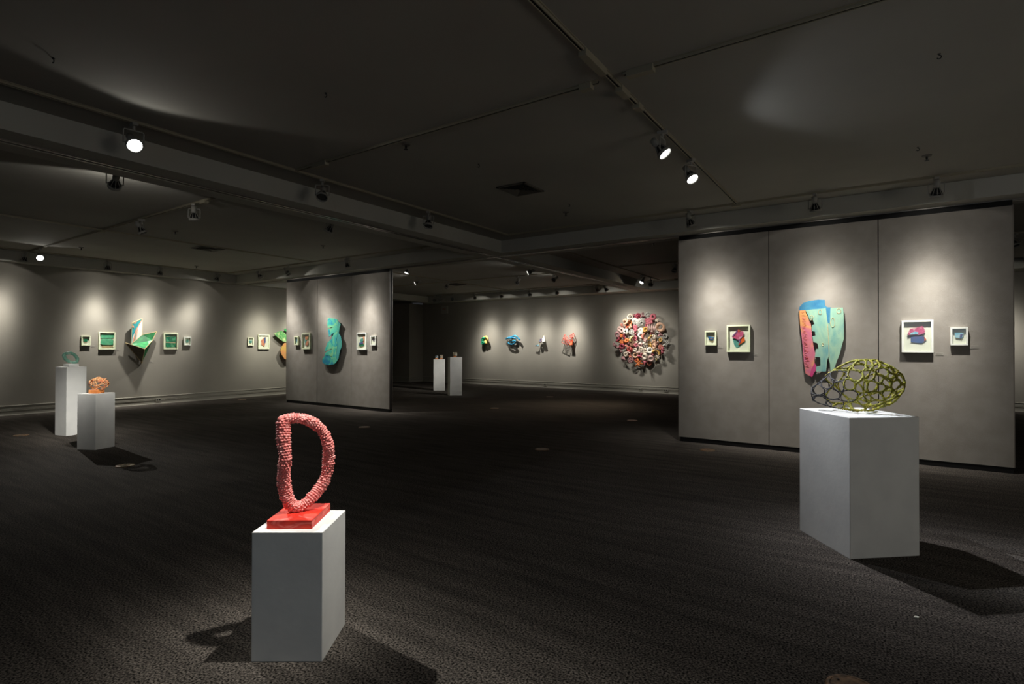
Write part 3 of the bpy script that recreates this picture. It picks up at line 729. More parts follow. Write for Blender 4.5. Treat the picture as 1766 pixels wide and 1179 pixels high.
# ------------------------------------------------------------------ box frames on the walls
class Wall:
    """a wall plane: P(u, z, out) gives the point at horizontal position u, height z, standing out from the wall"""
    def __init__(s, axis, v, sign): s.axis, s.v, s.sign = axis, v, sign
    def P(s, u, z, out): return Vector((u, s.v+s.sign*out, z)) if s.axis == 'Y' else Vector((s.v+s.sign*out, u, z))
    def px(s, x, y, out): return atY(x, y, s.v+s.sign*out) if s.axis == 'Y' else atX(x, y, s.v+s.sign*out)
    def n(s): return Vector((0, s.sign, 0)) if s.axis == 'Y' else Vector((s.sign, 0, 0))
    def uz(s, p): return (p.x if s.axis == 'Y' else p.y), p.z
WP, WL, WB = Wall('Y', YP, -1), Wall('X', XL, 1), Wall('Y', YB, -1)
def box_frame(wl, label, u0, u1, z0, z1, depth, fm, pieces, card=None):
    t = thing('framed_picture', label, 'picture', wl.P((u0+u1)/2, (z0+z1)/2, 0))
    old = .08; depth = .043; k_ = (wl.v+wl.sign*depth)/(wl.v+wl.sign*old); u0, u1 = u0*k_, u1*k_; z0, z1 = EYE+(z0-EYE)*k_, EYE+(z1-EYE)*k_
    b = .022 if u1-u0 > .25 else .018; P = wl.P; n_ = wl.n()
    rect = lambda a, c_, d, e, o: [P(a, d, o), P(c_, d, o), P(c_, e, o), P(a, e, o)]
    def bar(pts): return MB().plate(pts, -n_*depth)
    o = depth
    for q in ([P(u0, z0, o), P(u1, z0, o), P(u1-b, z0+b, o), P(u0+b, z0+b, o)], [P(u1, z0, o), P(u1, z1, o), P(u1-b, z1-b, o), P(u1-b, z0+b, o)],
              [P(u1, z1, o), P(u0, z1, o), P(u0+b, z1-b, o), P(u1-b, z1-b, o)], [P(u0, z1, o), P(u0, z0, o), P(u0+b, z0+b, o), P(u0+b, z1-b, o)]):
        put('frame_bar', bar(q), fm, t)
    put('mount_board', MB().plate(rect(u0+b, u1-b, z0+b, z1-b, .012), -n_*.01), M_MATB, t)
    put('glass', MB().plate(rect(u0+b, u1-b, z0+b, z1-b, depth-.006), -n_*.0015), M_GLASS, t)
    W_, H_ = u1-u0, z1-z0
    for i, (m_, pts, out) in enumerate(pieces):
        out = .014+(out-.02)*.42; pp = [P(u0+a*W_, z1-c_*H_, out) for a, c_ in pts]
        put('painted_piece', MB().plate(pp, -n_*.003), m_, t)
        cx = sum(a for a, _ in pts)/len(pts); cz = sum(c_ for _, c_ in pts)/len(pts)
        q = P(u0+cx*W_, z1-cz*H_, .012); put('spacer', MB().tube([q, q+n_*(out-.0125)], .006, 6), M_MATB, t)
    return t
def label_card(wl, label, x, y):
    p = wl.px(x, y, .002); u, z = wl.uz(p); t = thing('wall_label', label, 'label', wl.P(u, z, 0), 0, 'small wall labels'); n_ = wl.n()
    sg = 1
    def slab(a, b, c_, d, o0, o1): return MB().plate([wl.P(u+a, z+c_, o1), wl.P(u+b, z+c_, o1), wl.P(u+b, z+d, o1), wl.P(u+a, z+d, o1)], -n_*(o1-o0))
    put('card', slab(-.04, .04, -.02, .02, 0, .003), M_CARD, t)
    m = MB()
    for k_, (a, b) in enumerate(((-.034, .0), (-.034, .034), (-.034, .026))): 
        q = slab(a, b, .010-.011*k_, .0125-.011*k_, .003, .0035); m.add(q.v, q.f)
    put('print', m, M_INK, t)
pk = mat('magenta_paint', rgb(206, 96, 136), .6, rgb(186, 74, 110), 22, .1, 60, col3=rgb(222, 160, 180))
pu = mat('purple_paint', rgb(108, 74, 132), .6, rgb(150, 90, 140), 25)
og = mat('orange_paint', rgb(226, 108, 44), .6, rgb(216, 90, 40), 20)
te = mat('teal_paint', rgb(70, 140, 138), .6, rgb(110, 168, 150), 22, .1, 60)
bl = mat('blue_paint', rgb(38, 96, 152), .6, rgb(70, 130, 178), 22, .1, 60)
lb_ = mat('light_blue_paint', rgb(110, 180, 206), .6, rgb(190, 218, 224), 24, .1, 60)
sl = mat('slate_paint', rgb(62, 98, 148), .6, rgb(92, 90, 130), 16, .1, 60)
gr = mat('green_paint', rgb(36, 132, 88), .6, rgb(20, 98, 72), 9, .1, 60, col3=rgb(84, 166, 118))
gl = mat('light_green_paint', rgb(72, 168, 124), .6, rgb(120, 190, 150), 14)
pe = mat('peach_paint', rgb(222, 152, 118), .6, rgb(206, 128, 100), 14)
ta = mat('raw_plywood', rgb(196, 174, 136), .8, rgb(180, 158, 122), 14)
gy = mat('grey_edge', rgb(140, 132, 124), .8)
nv = mat('navy_paint', rgb(46, 62, 96), .6, rgb(120, 96, 80), 30)
def N(pts, x0, x1, y0, y1): return [((x-x0)/(x1-x0), (y-y0)/(y1-y0)) for x, y in pts]
f = lambda pts: N(pts, 220, 515, 375, 740)
box_frame(WP, 'smallest framed picture at the left end of the right partition, dark blue piece', -2.235, -2.068, 1.522, 1.742, .07, M_FRAMEG,
          [(ta, f([(285, 498), (455, 512), (432, 640), (410, 665), (330, 625)]), .03), (bl, f([(292, 508), (448, 528), (425, 600), (405, 622), (325, 588)]), .042), (pe, f([(352, 560), (412, 552), (418, 572), (362, 580)]), .05)])
f = lambda pts: N(pts, 785, 1375, 220, 915)
box_frame(WP, 'square framed picture with magenta, orange and teal shards, left on the right partition', -1.914, -1.588, 1.421, 1.826, .085, M_FRAMEG,
          [(te, f([(925, 565), (1040, 590), (1140, 600), (1250, 640), (1085, 790), (1020, 805), (965, 725)]), .022), (og, f([(1190, 505), (1240, 580), (1235, 640), (1075, 745), (1080, 725)]), .038),
           (pu, f([(1035, 600), (1135, 610), (1130, 670), (1085, 700), (1100, 640)]), .046), (pk, f([(915, 520), (1075, 335), (1135, 380), (1205, 390), (1215, 450), (1190, 510), (1110, 595), (1050, 590), (925, 540)]), .052), (og, f([(1075, 335), (1135, 378), (1080, 400)]), .06), (pu, f([(920, 500), (1065, 345), (1070, 370), (945, 520)]), .062)])
f = lambda pts: N(pts, 165, 770, 130, 745)
box_frame(WP, 'large square framed picture with a pink slab over a blue slab, right partition', .231, .555, 1.433, 1.843, .085, M_FRAME,
          [(gy, f([(280, 395), (420, 410), (600, 380), (515, 445), (345, 470), (275, 495)]), .02), (sl, f([(345, 450), (440, 442), (595, 440), (640, 500), (560, 570), (345, 548)]), .034), (og, f([(590, 440), (640, 498), (600, 530), (605, 480)]), .042),
           (pk, f([(280, 395), (330, 290), (440, 280), (565, 240), (622, 330), (600, 380), (510, 410), (300, 412)]), .052), (lb_, f([(345, 370), (420, 345), (490, 360), (480, 395), (330, 405)]), .058)])
f = lambda pts: N(pts, 1095, 1430, 265, 610)
box_frame(WP, 'small framed picture with pale blue shard at the right end of the right partition', .722, .89, 1.523, 1.746, .07, M_FRAME,
          [(ta, f([(1188, 460), (1310, 480), (1320, 500), (1200, 482)]), .028), (lb_, f([(1175, 365), (1345, 370), (1345, 430), (1310, 482), (1190, 460)]), .042), (sl, f([(1280, 400), (1335, 385), (1320, 440), (1300, 478), (1275, 460)]), .05)])
f = lambda pts: N(pts, 60, 150, 490, 635)
box_frame(WP, 'smallest framed picture at the left end of the left partition', -12.672, -12.50, 1.524, 1.746, .075, M_FRAMEG, [(te, f([(90, 530), (115, 525), (118, 590), (98, 600)]), .03), (bl, f([(95, 545), (118, 548), (112, 570), (97, 568)]), .04)])
f = lambda pts: N(pts, 190, 345, 440, 705)
box_frame(WP, 'framed picture with two peach shards left of the turquoise leaf relief', -12.345, -12.01, 1.419, 1.819, .09, M_FRAMEG,
          [(te, f([(225, 510), (260, 500), (265, 620), (235, 640)]), .025), (pe, f([(245, 500), (310, 488), (300, 530), (262, 548), (240, 540)]), .045), (pe, f([(262, 580), (318, 560), (300, 630), (265, 655), (245, 625)]), .05)])
f = lambda pts: N(pts, 1120, 1300, 428, 715)
box_frame(WP, 'framed picture with banded green and blue shard right of the turquoise leaf relief', -10.235, -9.905, 1.415, 1.811, .09, M_FRAME,
          [(ta, f([(1150, 655), (1235, 650), (1190, 685)]), .025), (gr, f([(1148, 628), (1245, 620), (1235, 650), (1185, 668)]), .034), (pe, f([(1242, 468), (1256, 520), (1250, 600), (1225, 640), (1215, 560), (1225, 510)]), .03), (sl, f([(1150, 598), (1232, 586), (1230, 615), (1170, 622)]), .046), (te, f([(1175, 545), (1225, 510), (1240, 560), (1215, 585), (1180, 575)]), .055)])
f = lambda pts: N(pts, 1358, 1455, 485, 640)
box_frame(WP, 'small framed picture with a navy shard at the right end of the left partition', -9.757, -9.588, 1.518, 1.735, .075, M_FRAME, [(nv, f([(1375, 530), (1420, 525), (1415, 580), (1395, 570)]), .035)])
f = lambda pts: N(pts, 610, 790, 400, 605)
box_frame(WL, 'large framed dark green painting right of the folded green sculpture', 6.676, 7.019, 1.407, 1.827, .08, M_FRAMEG,
          [(gr, f([(638, 425), (768, 422), (770, 515), (640, 510)]), .035), (gr, f([(636, 522), (768, 528), (770, 578), (650, 580), (636, 570)]), .045), (ta, f([(640, 508), (768, 515), (766, 530), (640, 522)]), .03), (ta, f([(640, 440), (766, 430), (766, 436), (640, 447)]), .042)])
f = lambda pts: N(pts, 870, 960, 448, 555)
box_frame(WL, 'small framed green picture right of the large dark green one', 7.176, 7.352, 1.51, 1.735, .07, M_FRAME, [(te, f([(895, 490), (930, 485), (932, 515), (900, 520)]), .035), (gr, f([(900, 482), (928, 478), (925, 494), (902, 498)]), .045)])
f = lambda pts: N(pts, 638, 708, 177, 252)
box_frame(WL, 'small framed green picture at the far left of the left wall', 4.917, 5.091, 1.5, 1.724, .07, M_FRAMEG, [(gr, f([(655, 202), (690, 200), (685, 222), (660, 222)]), .042), (ta, f([(655, 218), (686, 218), (678, 230), (662, 230)]), .03)])
f = lambda pts: N(pts, 772, 903, 147, 283)
box_frame(WL, 'large framed picture with two bright green slabs left of the folded sculpture', 5.253, 5.595, 1.406, 1.823, .08, M_FRAMEG,
          [(gl, f([(790, 168), (892, 165), (890, 192), (790, 196)]), .042), (gl, f([(790, 212), (805, 198), (875, 198), (888, 210), (885, 245), (870, 248), (800, 246), (788, 235)]), .048), (ta, f([(792, 240), (885, 245), (888, 262), (870, 268), (800, 268)]), .028)])
f = lambda pts: N(pts, 118, 160, 598, 655)
box_frame(WL, 'small framed picture left of the green and orange wall piece', 8.946, 9.122, 1.509, 1.742, .07, M_FRAMEG, [(te, f([(128, 620), (150, 618), (148, 636), (132, 638)]), .042), (ta, f([(130, 632), (148, 634), (142, 645), (134, 644)]), .03)])
f = lambda pts: N(pts, 192, 274, 575, 680)
box_frame(WL, 'large framed picture with a peach and blue shard beside the green wall piece', 9.266, 9.62, 1.407, 1.835, .08, M_FRAMEG,
          [(pe, f([(215, 615), (245, 590), (248, 630), (238, 665), (218, 650)]), .042), (sl, f([(234, 600), (248, 592), (248, 632), (236, 640)]), .05), (ta, f([(213, 620), (222, 650), (238, 668), (230, 640)]), .03)])
for wl, lb, x, y in [(WP, 'printed label right of the smallest frame on the right partition', 1242, 598), (WP, 'printed label right of the magenta framed picture', 1302, 611), (WP, 'printed label right of the large pink and blue framed picture', 1620, 610), (WP, 'printed label right of the small pale blue framed picture', 1680, 598),
                     (WP, 'printed label right of the peach framed picture, left partition', 539.5, 602.8), (WP, 'printed label right of the banded green framed picture', 635.5, 604.8), (WP, 'printed label at the right end of the left partition', 651.8, 596.2), (WL, 'printed label below right of the folded green sculpture', 260.5, 624),
                     (WL, 'printed label at the far left of the left wall', 160, 596.8), (WL, 'printed label right of the large bright green framed picture', 203.5, 603.5), (WB, 'printed label beside the yellow and green relief', 846, 594.5), (WB, 'printed label beside the blue relief', 899.5, 596.3), (WB, 'printed label beside the white spiked relief', 943.5, 598.5), (WB, 'printed label beside the red net relief', 994, 596)]:
    label_card(wl, lb, x, y)

# ------------------------------------------------------------------ big collage on the right partition
def panel_piece(name, wl, px, out, th, mt, parent, holes=()):
    pts = [wl.px(x, y, out) for x, y in px]
    return put(name, MB().plate(pts, -wl.n()*th, [[wl.px(x, y, out) for x, y in h] for h in holes]), mt, parent)
q = lambda pts: [(1360+x/4.535, 480+y/4.535) for x, y in pts]
t = thing('wall_sculpture', 'shaped wall piece of teal, blue and pink orange boards on the right partition', 'wall sculpture', WP.P(-.62, 1.55, 0))
M_TEAL = mat('teal_wash', rgb(104, 160, 156), .7, rgb(150, 186, 160), 2.6, .15, 60, col3=rgb(86, 146, 156), stretch=(2, 1, .8), contrast=(.3, .7), distort=.6)
M_BLUEP = mat('blue_wash', rgb(34, 98, 140), .7, rgb(66, 130, 160), 7, .1, 60)
M_PINKO = mat('pink_orange_wash', rgb(222, 158, 98), .7, rgb(206, 122, 124), 2.4, .2, 60, col3=rgb(196, 104, 132), contrast=(.42, .58), distort=1.5)
M_PLY = mat('plywood_edge', rgb(206, 186, 140), .8)
panel_piece('back_board', WP, q([(82, 248), (86, 222), (112, 193), (160, 175), (230, 165), (283, 167), (286, 212), (302, 224), (333, 226), (333, 350), (240, 360), (235, 262), (100, 262)]), .028, .008, M_BLUEP, t)
panel_piece('teal_board', WP, q([(133, 248), (290, 232), (300, 300), (305, 345), (322, 358), (328, 232), (425, 228), (432, 300), (433, 470), (412, 540), (400, 590), (372, 660), (352, 725), (328, 722), (322, 660), (310, 617), (303, 640), (293, 728), (215, 728), (216, 690),
      (232, 684), (250, 683), (247, 618), (205, 612), (210, 590), (212, 552), (234, 548), (224, 506), (198, 500), (190, 470), (188, 450), (209, 448), (207, 416), (183, 412), (180, 375), (190, 362), (202, 358), (186, 318), (168, 330), (150, 285)]), .046, .014, M_TEAL, t)
panel_piece('pink_board', WP, q([(82, 250), (130, 247), (148, 285), (162, 325), (172, 345), (178, 380), (180, 412), (181, 448), (190, 500), (198, 545), (208, 590), (202, 640), (204, 668), (219, 690), (216, 712), (182, 775), (132, 742), (118, 640), (105, 480), (92, 380)]), .036, .012, M_PINKO, t)
panel_piece('magenta_patch', WP, q([(204, 660), (219, 690), (216, 710), (182, 772), (166, 760), (178, 712)]), .0395, .003, mat('magenta_wash', rgb(206, 52, 120), .7, rgb(190, 70, 120), 10), t)
for (x, y, w_, h_) in ((246, 262, 10, 17), (393, 254, 12, 17), (345, 343, 12, 32), (181, 300, 9, 11), (267, 515, 5, 8)):
    c_ = WP.px(*q([(x, y)])[0], .048); s_ = 4.3/F_PX*.98
    w2, h2 = w_/4.535*8.9/F_PX*1.05, h_/4.535*8.9/F_PX
    put('drop_outline', MB().tube([c_+Vector((w2*math.sin(a)*(1-.35*max(0, math.cos(a))), 0, h2*math.cos(a))) for a in [2*PI*i/14 for i in range(14)]], .003, 5, True), M_PLY, t)
for a, b in (((163, 330), (182, 322)), ((306, 360), (318, 615))):
    pa, pb = WP.px(*q([a])[0], .0475), WP.px(*q([b])[0], .0475); put('seam', MB().tube([pa, pb], .003, 5), M_PLY, t)
rnd = random.Random(4)      # scratched lines on the pink board
sc = MB()
for i in range(34):
    y0 = 270+i*12.5; x0 = 98+(y0-270)*.075; xw = 34 if i % 2 else 26
    a = WP.px(*q([(x0+rnd.uniform(0, 6), y0+rnd.uniform(-6, 6))])[0], .0375); b = WP.px(*q([(x0+xw+rnd.uniform(-4, 4), y0+rnd.uniform(-16, 14))])[0], .0375)
    mid = (a+b)/2+Vector((0, 0, rnd.uniform(-.015, .015))); sc.tube([a, mid, b], .0018, 4)
put('carved_lines', sc, mat('scratch_line', rgb(198, 92, 84), .7), t, kind='stuff')
put('standoff', MB().box((-.80, YP-.022, 1.86), (-.60, YP, 1.92)), M_PLY, t)

# turquoise leaf relief on the left partition
q = lambda pts: [(500+x/9.82, 530+y/9.82) for x, y in pts]
t = thing('wall_sculpture', 'tall turquoise and blue leaf-shaped relief on the left partition', 'wall sculpture', WP.P(-11.15, 1.5, 0))
M_LEAF = mat('turquoise_wash', rgb(44, 140, 172), .65, rgb(74, 186, 162), 4.5, .15, 60, col3=rgb(128, 200, 146), contrast=(.36, .6), distort=1.2)
M_LEAFR = mat('turquoise_edge_wash', rgb(40, 140, 168), .65, rgb(90, 180, 150), 2.6, .1, 60)
O1 = .058
panel_piece('leaf_board', WP, q([(642, 178), (740, 186), (805, 208), (812, 260), (806, 300), (808, 400), (800, 460), (795, 500), (790, 560), (800, 620), (795, 700), (780, 790), (785, 850), (800, 900), (770, 945), (735, 962), (650, 975), (575, 955), (545, 915), (552, 865), (580, 826), (650, 822), (715, 836), (716, 826), (640, 814), (592, 800),
      (600, 768), (650, 735), (712, 706), (708, 697), (650, 710), (585, 752), (600, 690), (640, 590), (705, 530), (706, 508), (742, 440), (736, 430), (662, 498), (645, 400), (645, 362), (722, 342), (720, 332), (640, 346), (632, 280)]), O1, .014, M_LEAF, t,
      holes=[q([(790, 305), (805, 312), (803, 322), (788, 318)]), q([(795, 395), (804, 402), (798, 418), (788, 408)]), q([(782, 532), (800, 545), (796, 556), (780, 545)]), q([(770, 690), (792, 716), (786, 724), (768, 702)])])
panel_piece('side_board', WP, q([(790, 208), (858, 285), (838, 350), (828, 440), (862, 495), (870, 540), (868, 560), (878, 590), (876, 650), (862, 705), (850, 712), (840, 770), (832, 800), (820, 870), (805, 895), (765, 860), (765, 800), (770, 700), (770, 620), (770, 560), (770, 480), (780, 400), (780, 300)]), O1-.002, .010, M_LEAFR, t)
panel_piece('lower_board', WP, q([(590, 800), (700, 830), (780, 850), (775, 930), (640, 960), (560, 930)]), O1-.022, .012, M_LEAF, t)
put('standoff', B((-11.15, YP-.05, 1.35), (-11.07, YP, 1.55)), M_PLY, t)

# folded green sculpture on the left wall
q = lambda x, y, o: WL.px(200+x/7.37, 520+y/7.37, o)
t = thing('wall_sculpture', 'folded green and peach angular sculpture jutting from the left wall', 'wall sculpture', WL.P(6.15, 1.5, 0))
A_, B_, C_, D_, E_, F_, G_, H_, I_ = q(118, 522, .10), q(192, 540, .13), q(332, 420, .015), q(517, 380, .10), q(466, 490, .12), q(366, 600, .21), q(330, 775, .03), q(205, 268, .11), q(335, 215, .02)
K_ = q(365, 610, .5)
def facet(name, pts, th, m_): 
    n_ = (pts[1]-pts[0]).cross(pts[2]-pts[0]).normalized()
    return put(name, MB().plate(pts, n_*th), m_, t)
M_GRN = mat('bright_green_wash', rgb(78, 186, 104), .6, rgb(40, 140, 84), 5, .1, 60, col3=rgb(170, 220, 180), contrast=(.3, .72), distort=1)
M_GRD = mat('dark_green_wash', rgb(14, 74, 40), .6, rgb(30, 116, 62), 7, .1, 60)
M_TLC = mat('teal_cream_wash', rgb(38, 128, 138), .6, rgb(200, 214, 190), 3.5, .1, 60, col3=rgb(220, 226, 214), contrast=(.42, .55))
facet('upright_leaf', [B_, C_, I_, H_], -.012, mat('teal_wash_sail', rgb(34, 124, 136), .6, rgb(60, 150, 150), 6))
def lerp(a, b, k_): return a+(b-a)*k_
nrm = (C_-B_).cross(I_-B_).normalized(); nrm = nrm if nrm.dot(EYEP-B_) > 0 else -nrm
def on_sail(pts, m_, nm, e): put(nm, MB().plate([lerp(lerp(B_, C_, u), lerp(H_, I_, u), v)+nrm*e for u, v in pts], -nrm*.003), m_, t)
on_sail([(.06, .02), (.98, .0), (.99, .96), (.88, .86), (.3, .45), (.1, .3)], mat('cream_wash', rgb(214, 216, 208), .6, rgb(196, 206, 196), 9), 'cream_field', .004)
for pts in ([(.12, .02), (.22, .02), (.42, .5), (.98, .93), (.97, .99), (.34, .54)], [(.36, .03), (.44, .03), (.56, .5), (.5, .55)], [(.02, .96), (.3, .9), (.5, .98), (.46, 1.0), (.28, .95)], [(.04, .8), (.2, .7), (.2, .75), (.05, .9)]): on_sail(pts, pe, 'peach_line', .007)
on_sail([(.24, .02), (.34, .03), (.46, .5), (.36, .46)], te, 'teal_line', .006)
facet('right_wing', [B_, E_, D_, C_], -.012, M_GRD)
facet('tray', [A_, F_, E_, B_], -.012, M_GRN)
M_UND = mat('brown_underside', rgb(118, 112, 92), .8, rgb(104, 92, 78), 6, stretch=(1, 1, 5))
facet('left_underside', [A_, G_, F_], -.012, M_UND)
facet('right_underside', [F_, G_, E_], -.012, M_GRD)
facet('wing_back', [E_, G_, D_], -.01, M_UND)
for a, b in ((A_, F_), (F_, E_), (E_, D_), (A_, G_), (F_, G_), (C_, D_), (B_, C_), (H_, I_), (B_, H_), (C_, I_)):
    put('ply_edge', MB().tube([a, b], .008, 5), M_PLY, t)
put('standoff', MB().tube([G_, WL.P(WL.uz(G_)[0], G_.z, 0)], .02, 8).tube([C_, WL.P(C_.y, C_.z, 0)], .02, 8), M_PLY, t)

# green and orange piece on the left wall, half hidden by the left partition
q = lambda pts: [(470+x/16.83, 560+y/16.83) for x, y in pts]
t = thing('wall_sculpture', 'green fan and orange shape on the left wall, cut off by the left partition', 'wall sculpture', WL.P(10.3, 1.55, 0))
panel_piece('green_fan', WL, q([(45, 258), (150, 205), (275, 172), (335, 225), (420, 290), (560, 300), (560, 480), (420, 500), (310, 485), (200, 405), (110, 330)]), .1, .02, mat('pale_green_wash', rgb(150, 196, 124), .65, rgb(80, 164, 92), 6, col3=rgb(206, 218, 160)), t)
panel_piece('green_tip', WL, q([(335, 140), (420, 100), (560, 60), (600, 200), (430, 250)]), .09, .02, mat('bright_leaf_wash', rgb(50, 160, 84), .65), t)
panel_piece('orange_shape', WL, q([(345, 530), (470, 505), (600, 600), (580, 900), (420, 1010), (350, 985), (270, 870), (228, 740), (270, 640)]), .12, .02, mat('orange_wash', rgb(214, 176, 92), .65, rgb(224, 150, 96), 5, col3=rgb(196, 186, 110)), t)
put('standoff', B((XL, 10.35, 1.4), (XL+.08, 10.45, 1.8)), M_PLY, t)

# ------------------------------------------------------------------ four small reliefs on the back wall
q1 = lambda x, y, o: WB.px(820+x/18.59, 565+y/18.59, .03+o*.5)
q2 = lambda x, y, o: WB.px(915+x/18.59, 565+y/18.59, .03+o*.5)
def ribbon(qf, pts, r, m_, parent, nm, closed=False, flat=1):
    P = [qf(x, y, o) for x, y, o in pts]
    # subdivide for a smooth bend
    for _ in range(2):
        n_ = len(P); Q = []
        for i in range(n_ if closed else n_-1):
            a, b = P[i], P[(i+1) % n_]; Q += [a*.75+b*.25, a*.25+b*.75]
        P = Q if closed else [P[0]]+Q+[P[-1]]
    mb = MB().tube(P, [r*(1+.25*noise.noise(p_*9)) for p_ in P], 8, closed); return put(nm, mb, m_, parent, smooth=True)
t = thing('wall_relief', 'small crumpled green and yellow relief, leftmost on the back wall', 'wall sculpture', WB.P(-12.65, 1.6, 0))
Mg2 = mat('emerald_glaze', rgb(48, 170, 122), .4, rgb(20, 110, 84), 20); My2 = mat('yellow_glaze', rgb(232, 206, 126), .5, rgb(214, 182, 100), 20)
ribbon(q1, [(200, 385, .1), (235, 330, .3), (285, 325, .34), (290, 385, .2), (230, 400, .3)], .04, Mg2, t, 'green_fold', True)
ribbon(q1, [(205, 460, .12), (225, 440, .3), (270, 480, .32), (270, 520, .2), (225, 515, .28)], .042, Mg2, t, 'green_fold', True)
ribbon(q1, [(300, 330, .1), (340, 275, .3), (385, 330, .42), (400, 420, .3), (365, 500, .2), (325, 480, .3), (305, 410, .15)], .042, My2, t, 'yellow_fold', True)
ribbon(q1, [(320, 400, .05), (350, 350, .22), (385, 380, .2), (360, 450, .12)], .03, My2, t, 'yellow_fold')
ribbon(q1, [(190, 350, .08), (250, 300, .2), (330, 290, .3)], .02, My2, t, 'yellow_rim')
put('stem', MB().tube([q1(300, 400, -.06), q1(300, 400, .2)], .03, 8), My2, t)
t = thing('wall_relief', 'small relief of looping blue bands on the back wall', 'wall sculpture', WB.P(-11.35, 1.62, 0))
Mb2 = mat('sky_blue_glaze', rgb(72, 168, 200), .45, rgb(30, 108, 150), 16); Mc2 = mat('cream_glaze', rgb(208, 200, 160), .5)
ribbon(q1, [(985, 350, .2), (1060, 320, .35), (1150, 300, .2), (1260, 250, .3), (1330, 290, .35), (1380, 350, .2), (1420, 380, .35)], .035, Mb2, t, 'blue_band')
ribbon(q1, [(1010, 340, .1), (1090, 345, .4), (1180, 330, .4), (1260, 330, .35), (1310, 360, .3)], .03, Mb2, t, 'blue_band')
ribbon(q1, [(1090, 410, .2), (1160, 410, .3), (1250, 370, .35)], .026, Mc2, t, 'cream_band')
ribbon(q1, [(1050, 470, .1), (1110, 430, .15), (1200, 420, .3), (1290, 420, .42), (1270, 480, .38), (1190, 535, .3), (1100, 520, .25), (1060, 500, .2)], .026, Mb2, t, 'blue_band', True)
ribbon(q1, [(1245, 510, .2), (1275, 470, .3), (1295, 450, .35)], .018, mat('red_glaze', rgb(170, 60, 46), .5), t, 'red_edge')
put('stem', MB().tube([q1(1180, 380, -.06), q1(1180, 350, .32)], .03, 8), Mb2, t)
t = thing('wall_relief', 'small relief with a tall white spike on the back wall', 'wall sculpture', WB.P(-10.25, 1.6, 0))
put('white_spike', MB().plate([q2(425, 240, .05), q2(445, 330, .12), q2(455, 440, .4), q2(370, 440, .42), q2(375, 340, .3)], (0, .03, 0)), mat('white_glaze', rgb(236, 232, 214), .5), t)
ribbon(q2, [(290, 450, .3), (310, 390, .2), (350, 350, .3), (360, 420, .35), (320, 450, .4)], .03, mat('violet_glaze', rgb(128, 116, 158), .5, rgb(60, 110, 120), 30, col3=rgb(190, 90, 110)), t, 'violet_fold', True)
ribbon(q2, [(160, 580, .25), (215, 560, .3), (265, 535, .2), (240, 600, .3), (215, 545, .28)], .02, mat('grey_blue_glaze', rgb(120, 160, 176), .5, rgb(60, 90, 90), 30), t, 'blue_tail')
ribbon(q2, [(285, 500, .15), (300, 470, .2), (330, 440, .3)], .012, Mc2, t, 'link'); ribbon(q2, [(240, 560, .25), (285, 500, .15)], .012, Mc2, t, 'link')
put('stem', MB().tube([q2(400, 400, -.06), q2(400, 400, .32)], .025, 8), Mc2, t)
t = thing('wall_relief', 'small red open net relief, rightmost of the four on the back wall', 'wall sculpture', WB.P(-9.05, 1.62, 0))
Mr2 = mat('coral_glaze', rgb(206, 98, 84), .5, rgb(180, 60, 50), 20, col3=rgb(224, 150, 128))
net = MB()
def bar_(a, b, r=.0065): net.tube([q2(*a), q2(*b)], r, 5)
rim = [(1100, 210, .2), (1160, 290, .3), (1270, 390, .3), (1230, 480, .35), (1190, 550, .4), (1080, 510, .4), (990, 460, .4), (1030, 380, .35), (1060, 300, .3)]
for i in range(len(rim)): bar_(rim[i], rim[(i+1) % len(rim)], .011)
for k_ in range(1, 8):
    a = rim[6]; b = (1060+k_*28, 250+k_*22, .25+.01*k_); c_ = (1010+k_*24, 400+k_*22, .42); bar_(b, c_)
    bar_((1050+k_*6, 330+k_*26, .38), (1110+k_*20, 280+k_*22, .25))
for a, b in (((1250, 270, .15), (1380, 170, .1)), ((1250, 270, .15), (1300, 330, .3)), ((1380, 170, .1), (1400, 250, .25)), ((1300, 330, .3), (1400, 250, .25)), ((1290, 250, .15), (1340, 320, .3)), ((1330, 215, .12), (1375, 290, .28)), ((1400, 250, .25), (1330, 400, .35)), ((1300, 330, .3), (1330, 400, .35))): bar_(a, b, .012)
put('net', net, Mr2, t, smooth=True)
put('cone', MB().plate([q2(1330, 375, .1), q2(1360, 400, .2), q2(1330, 550, .42), q2(1240, 550, .4)], (0, .05, 0)), mat('orange_red_glaze', rgb(222, 96, 58), .5), t)
put('stem', MB().tube([q2(1280, 430, -.06), q2(1280, 430, .3)], .025, 8), Mr2, t)

# ------------------------------------------------------------------ round relief of many glazed pieces on the back wall
t = thing('round_relief', 'round cluster relief of pink, coral, cream and orange ceramic pieces on the back wall', 'wall sculpture', WB.P(-6.5, 1.7, 0))
PALE = dict(cream=(214, 196, 172), grey=(186, 182, 170), white=(226, 220, 206), palepink=(222, 178, 166), pink=(206, 98, 110), crimson=(164, 52, 70), mauve=(176, 122, 122), peach=(224, 172, 136), salmon=(222, 124, 100), orange=(226, 112, 44), ochre=(208, 154, 66), paleyellow=(216, 198, 124), red=(180, 62, 54), redorange=(214, 84, 46))
def glz(c):
    g_ = sum(PALE[c])/3*.92; PALE[c] = tuple(v*.8+g_*.17 for v in PALE[c]) if not _mats.get('glaze_'+c) else PALE[c]
    return mat('glaze_'+c, rgb(*PALE[c]), .5, rgb(*[max(0, int(v*.86)) for v in PALE[c]]), 16, .15, 60)
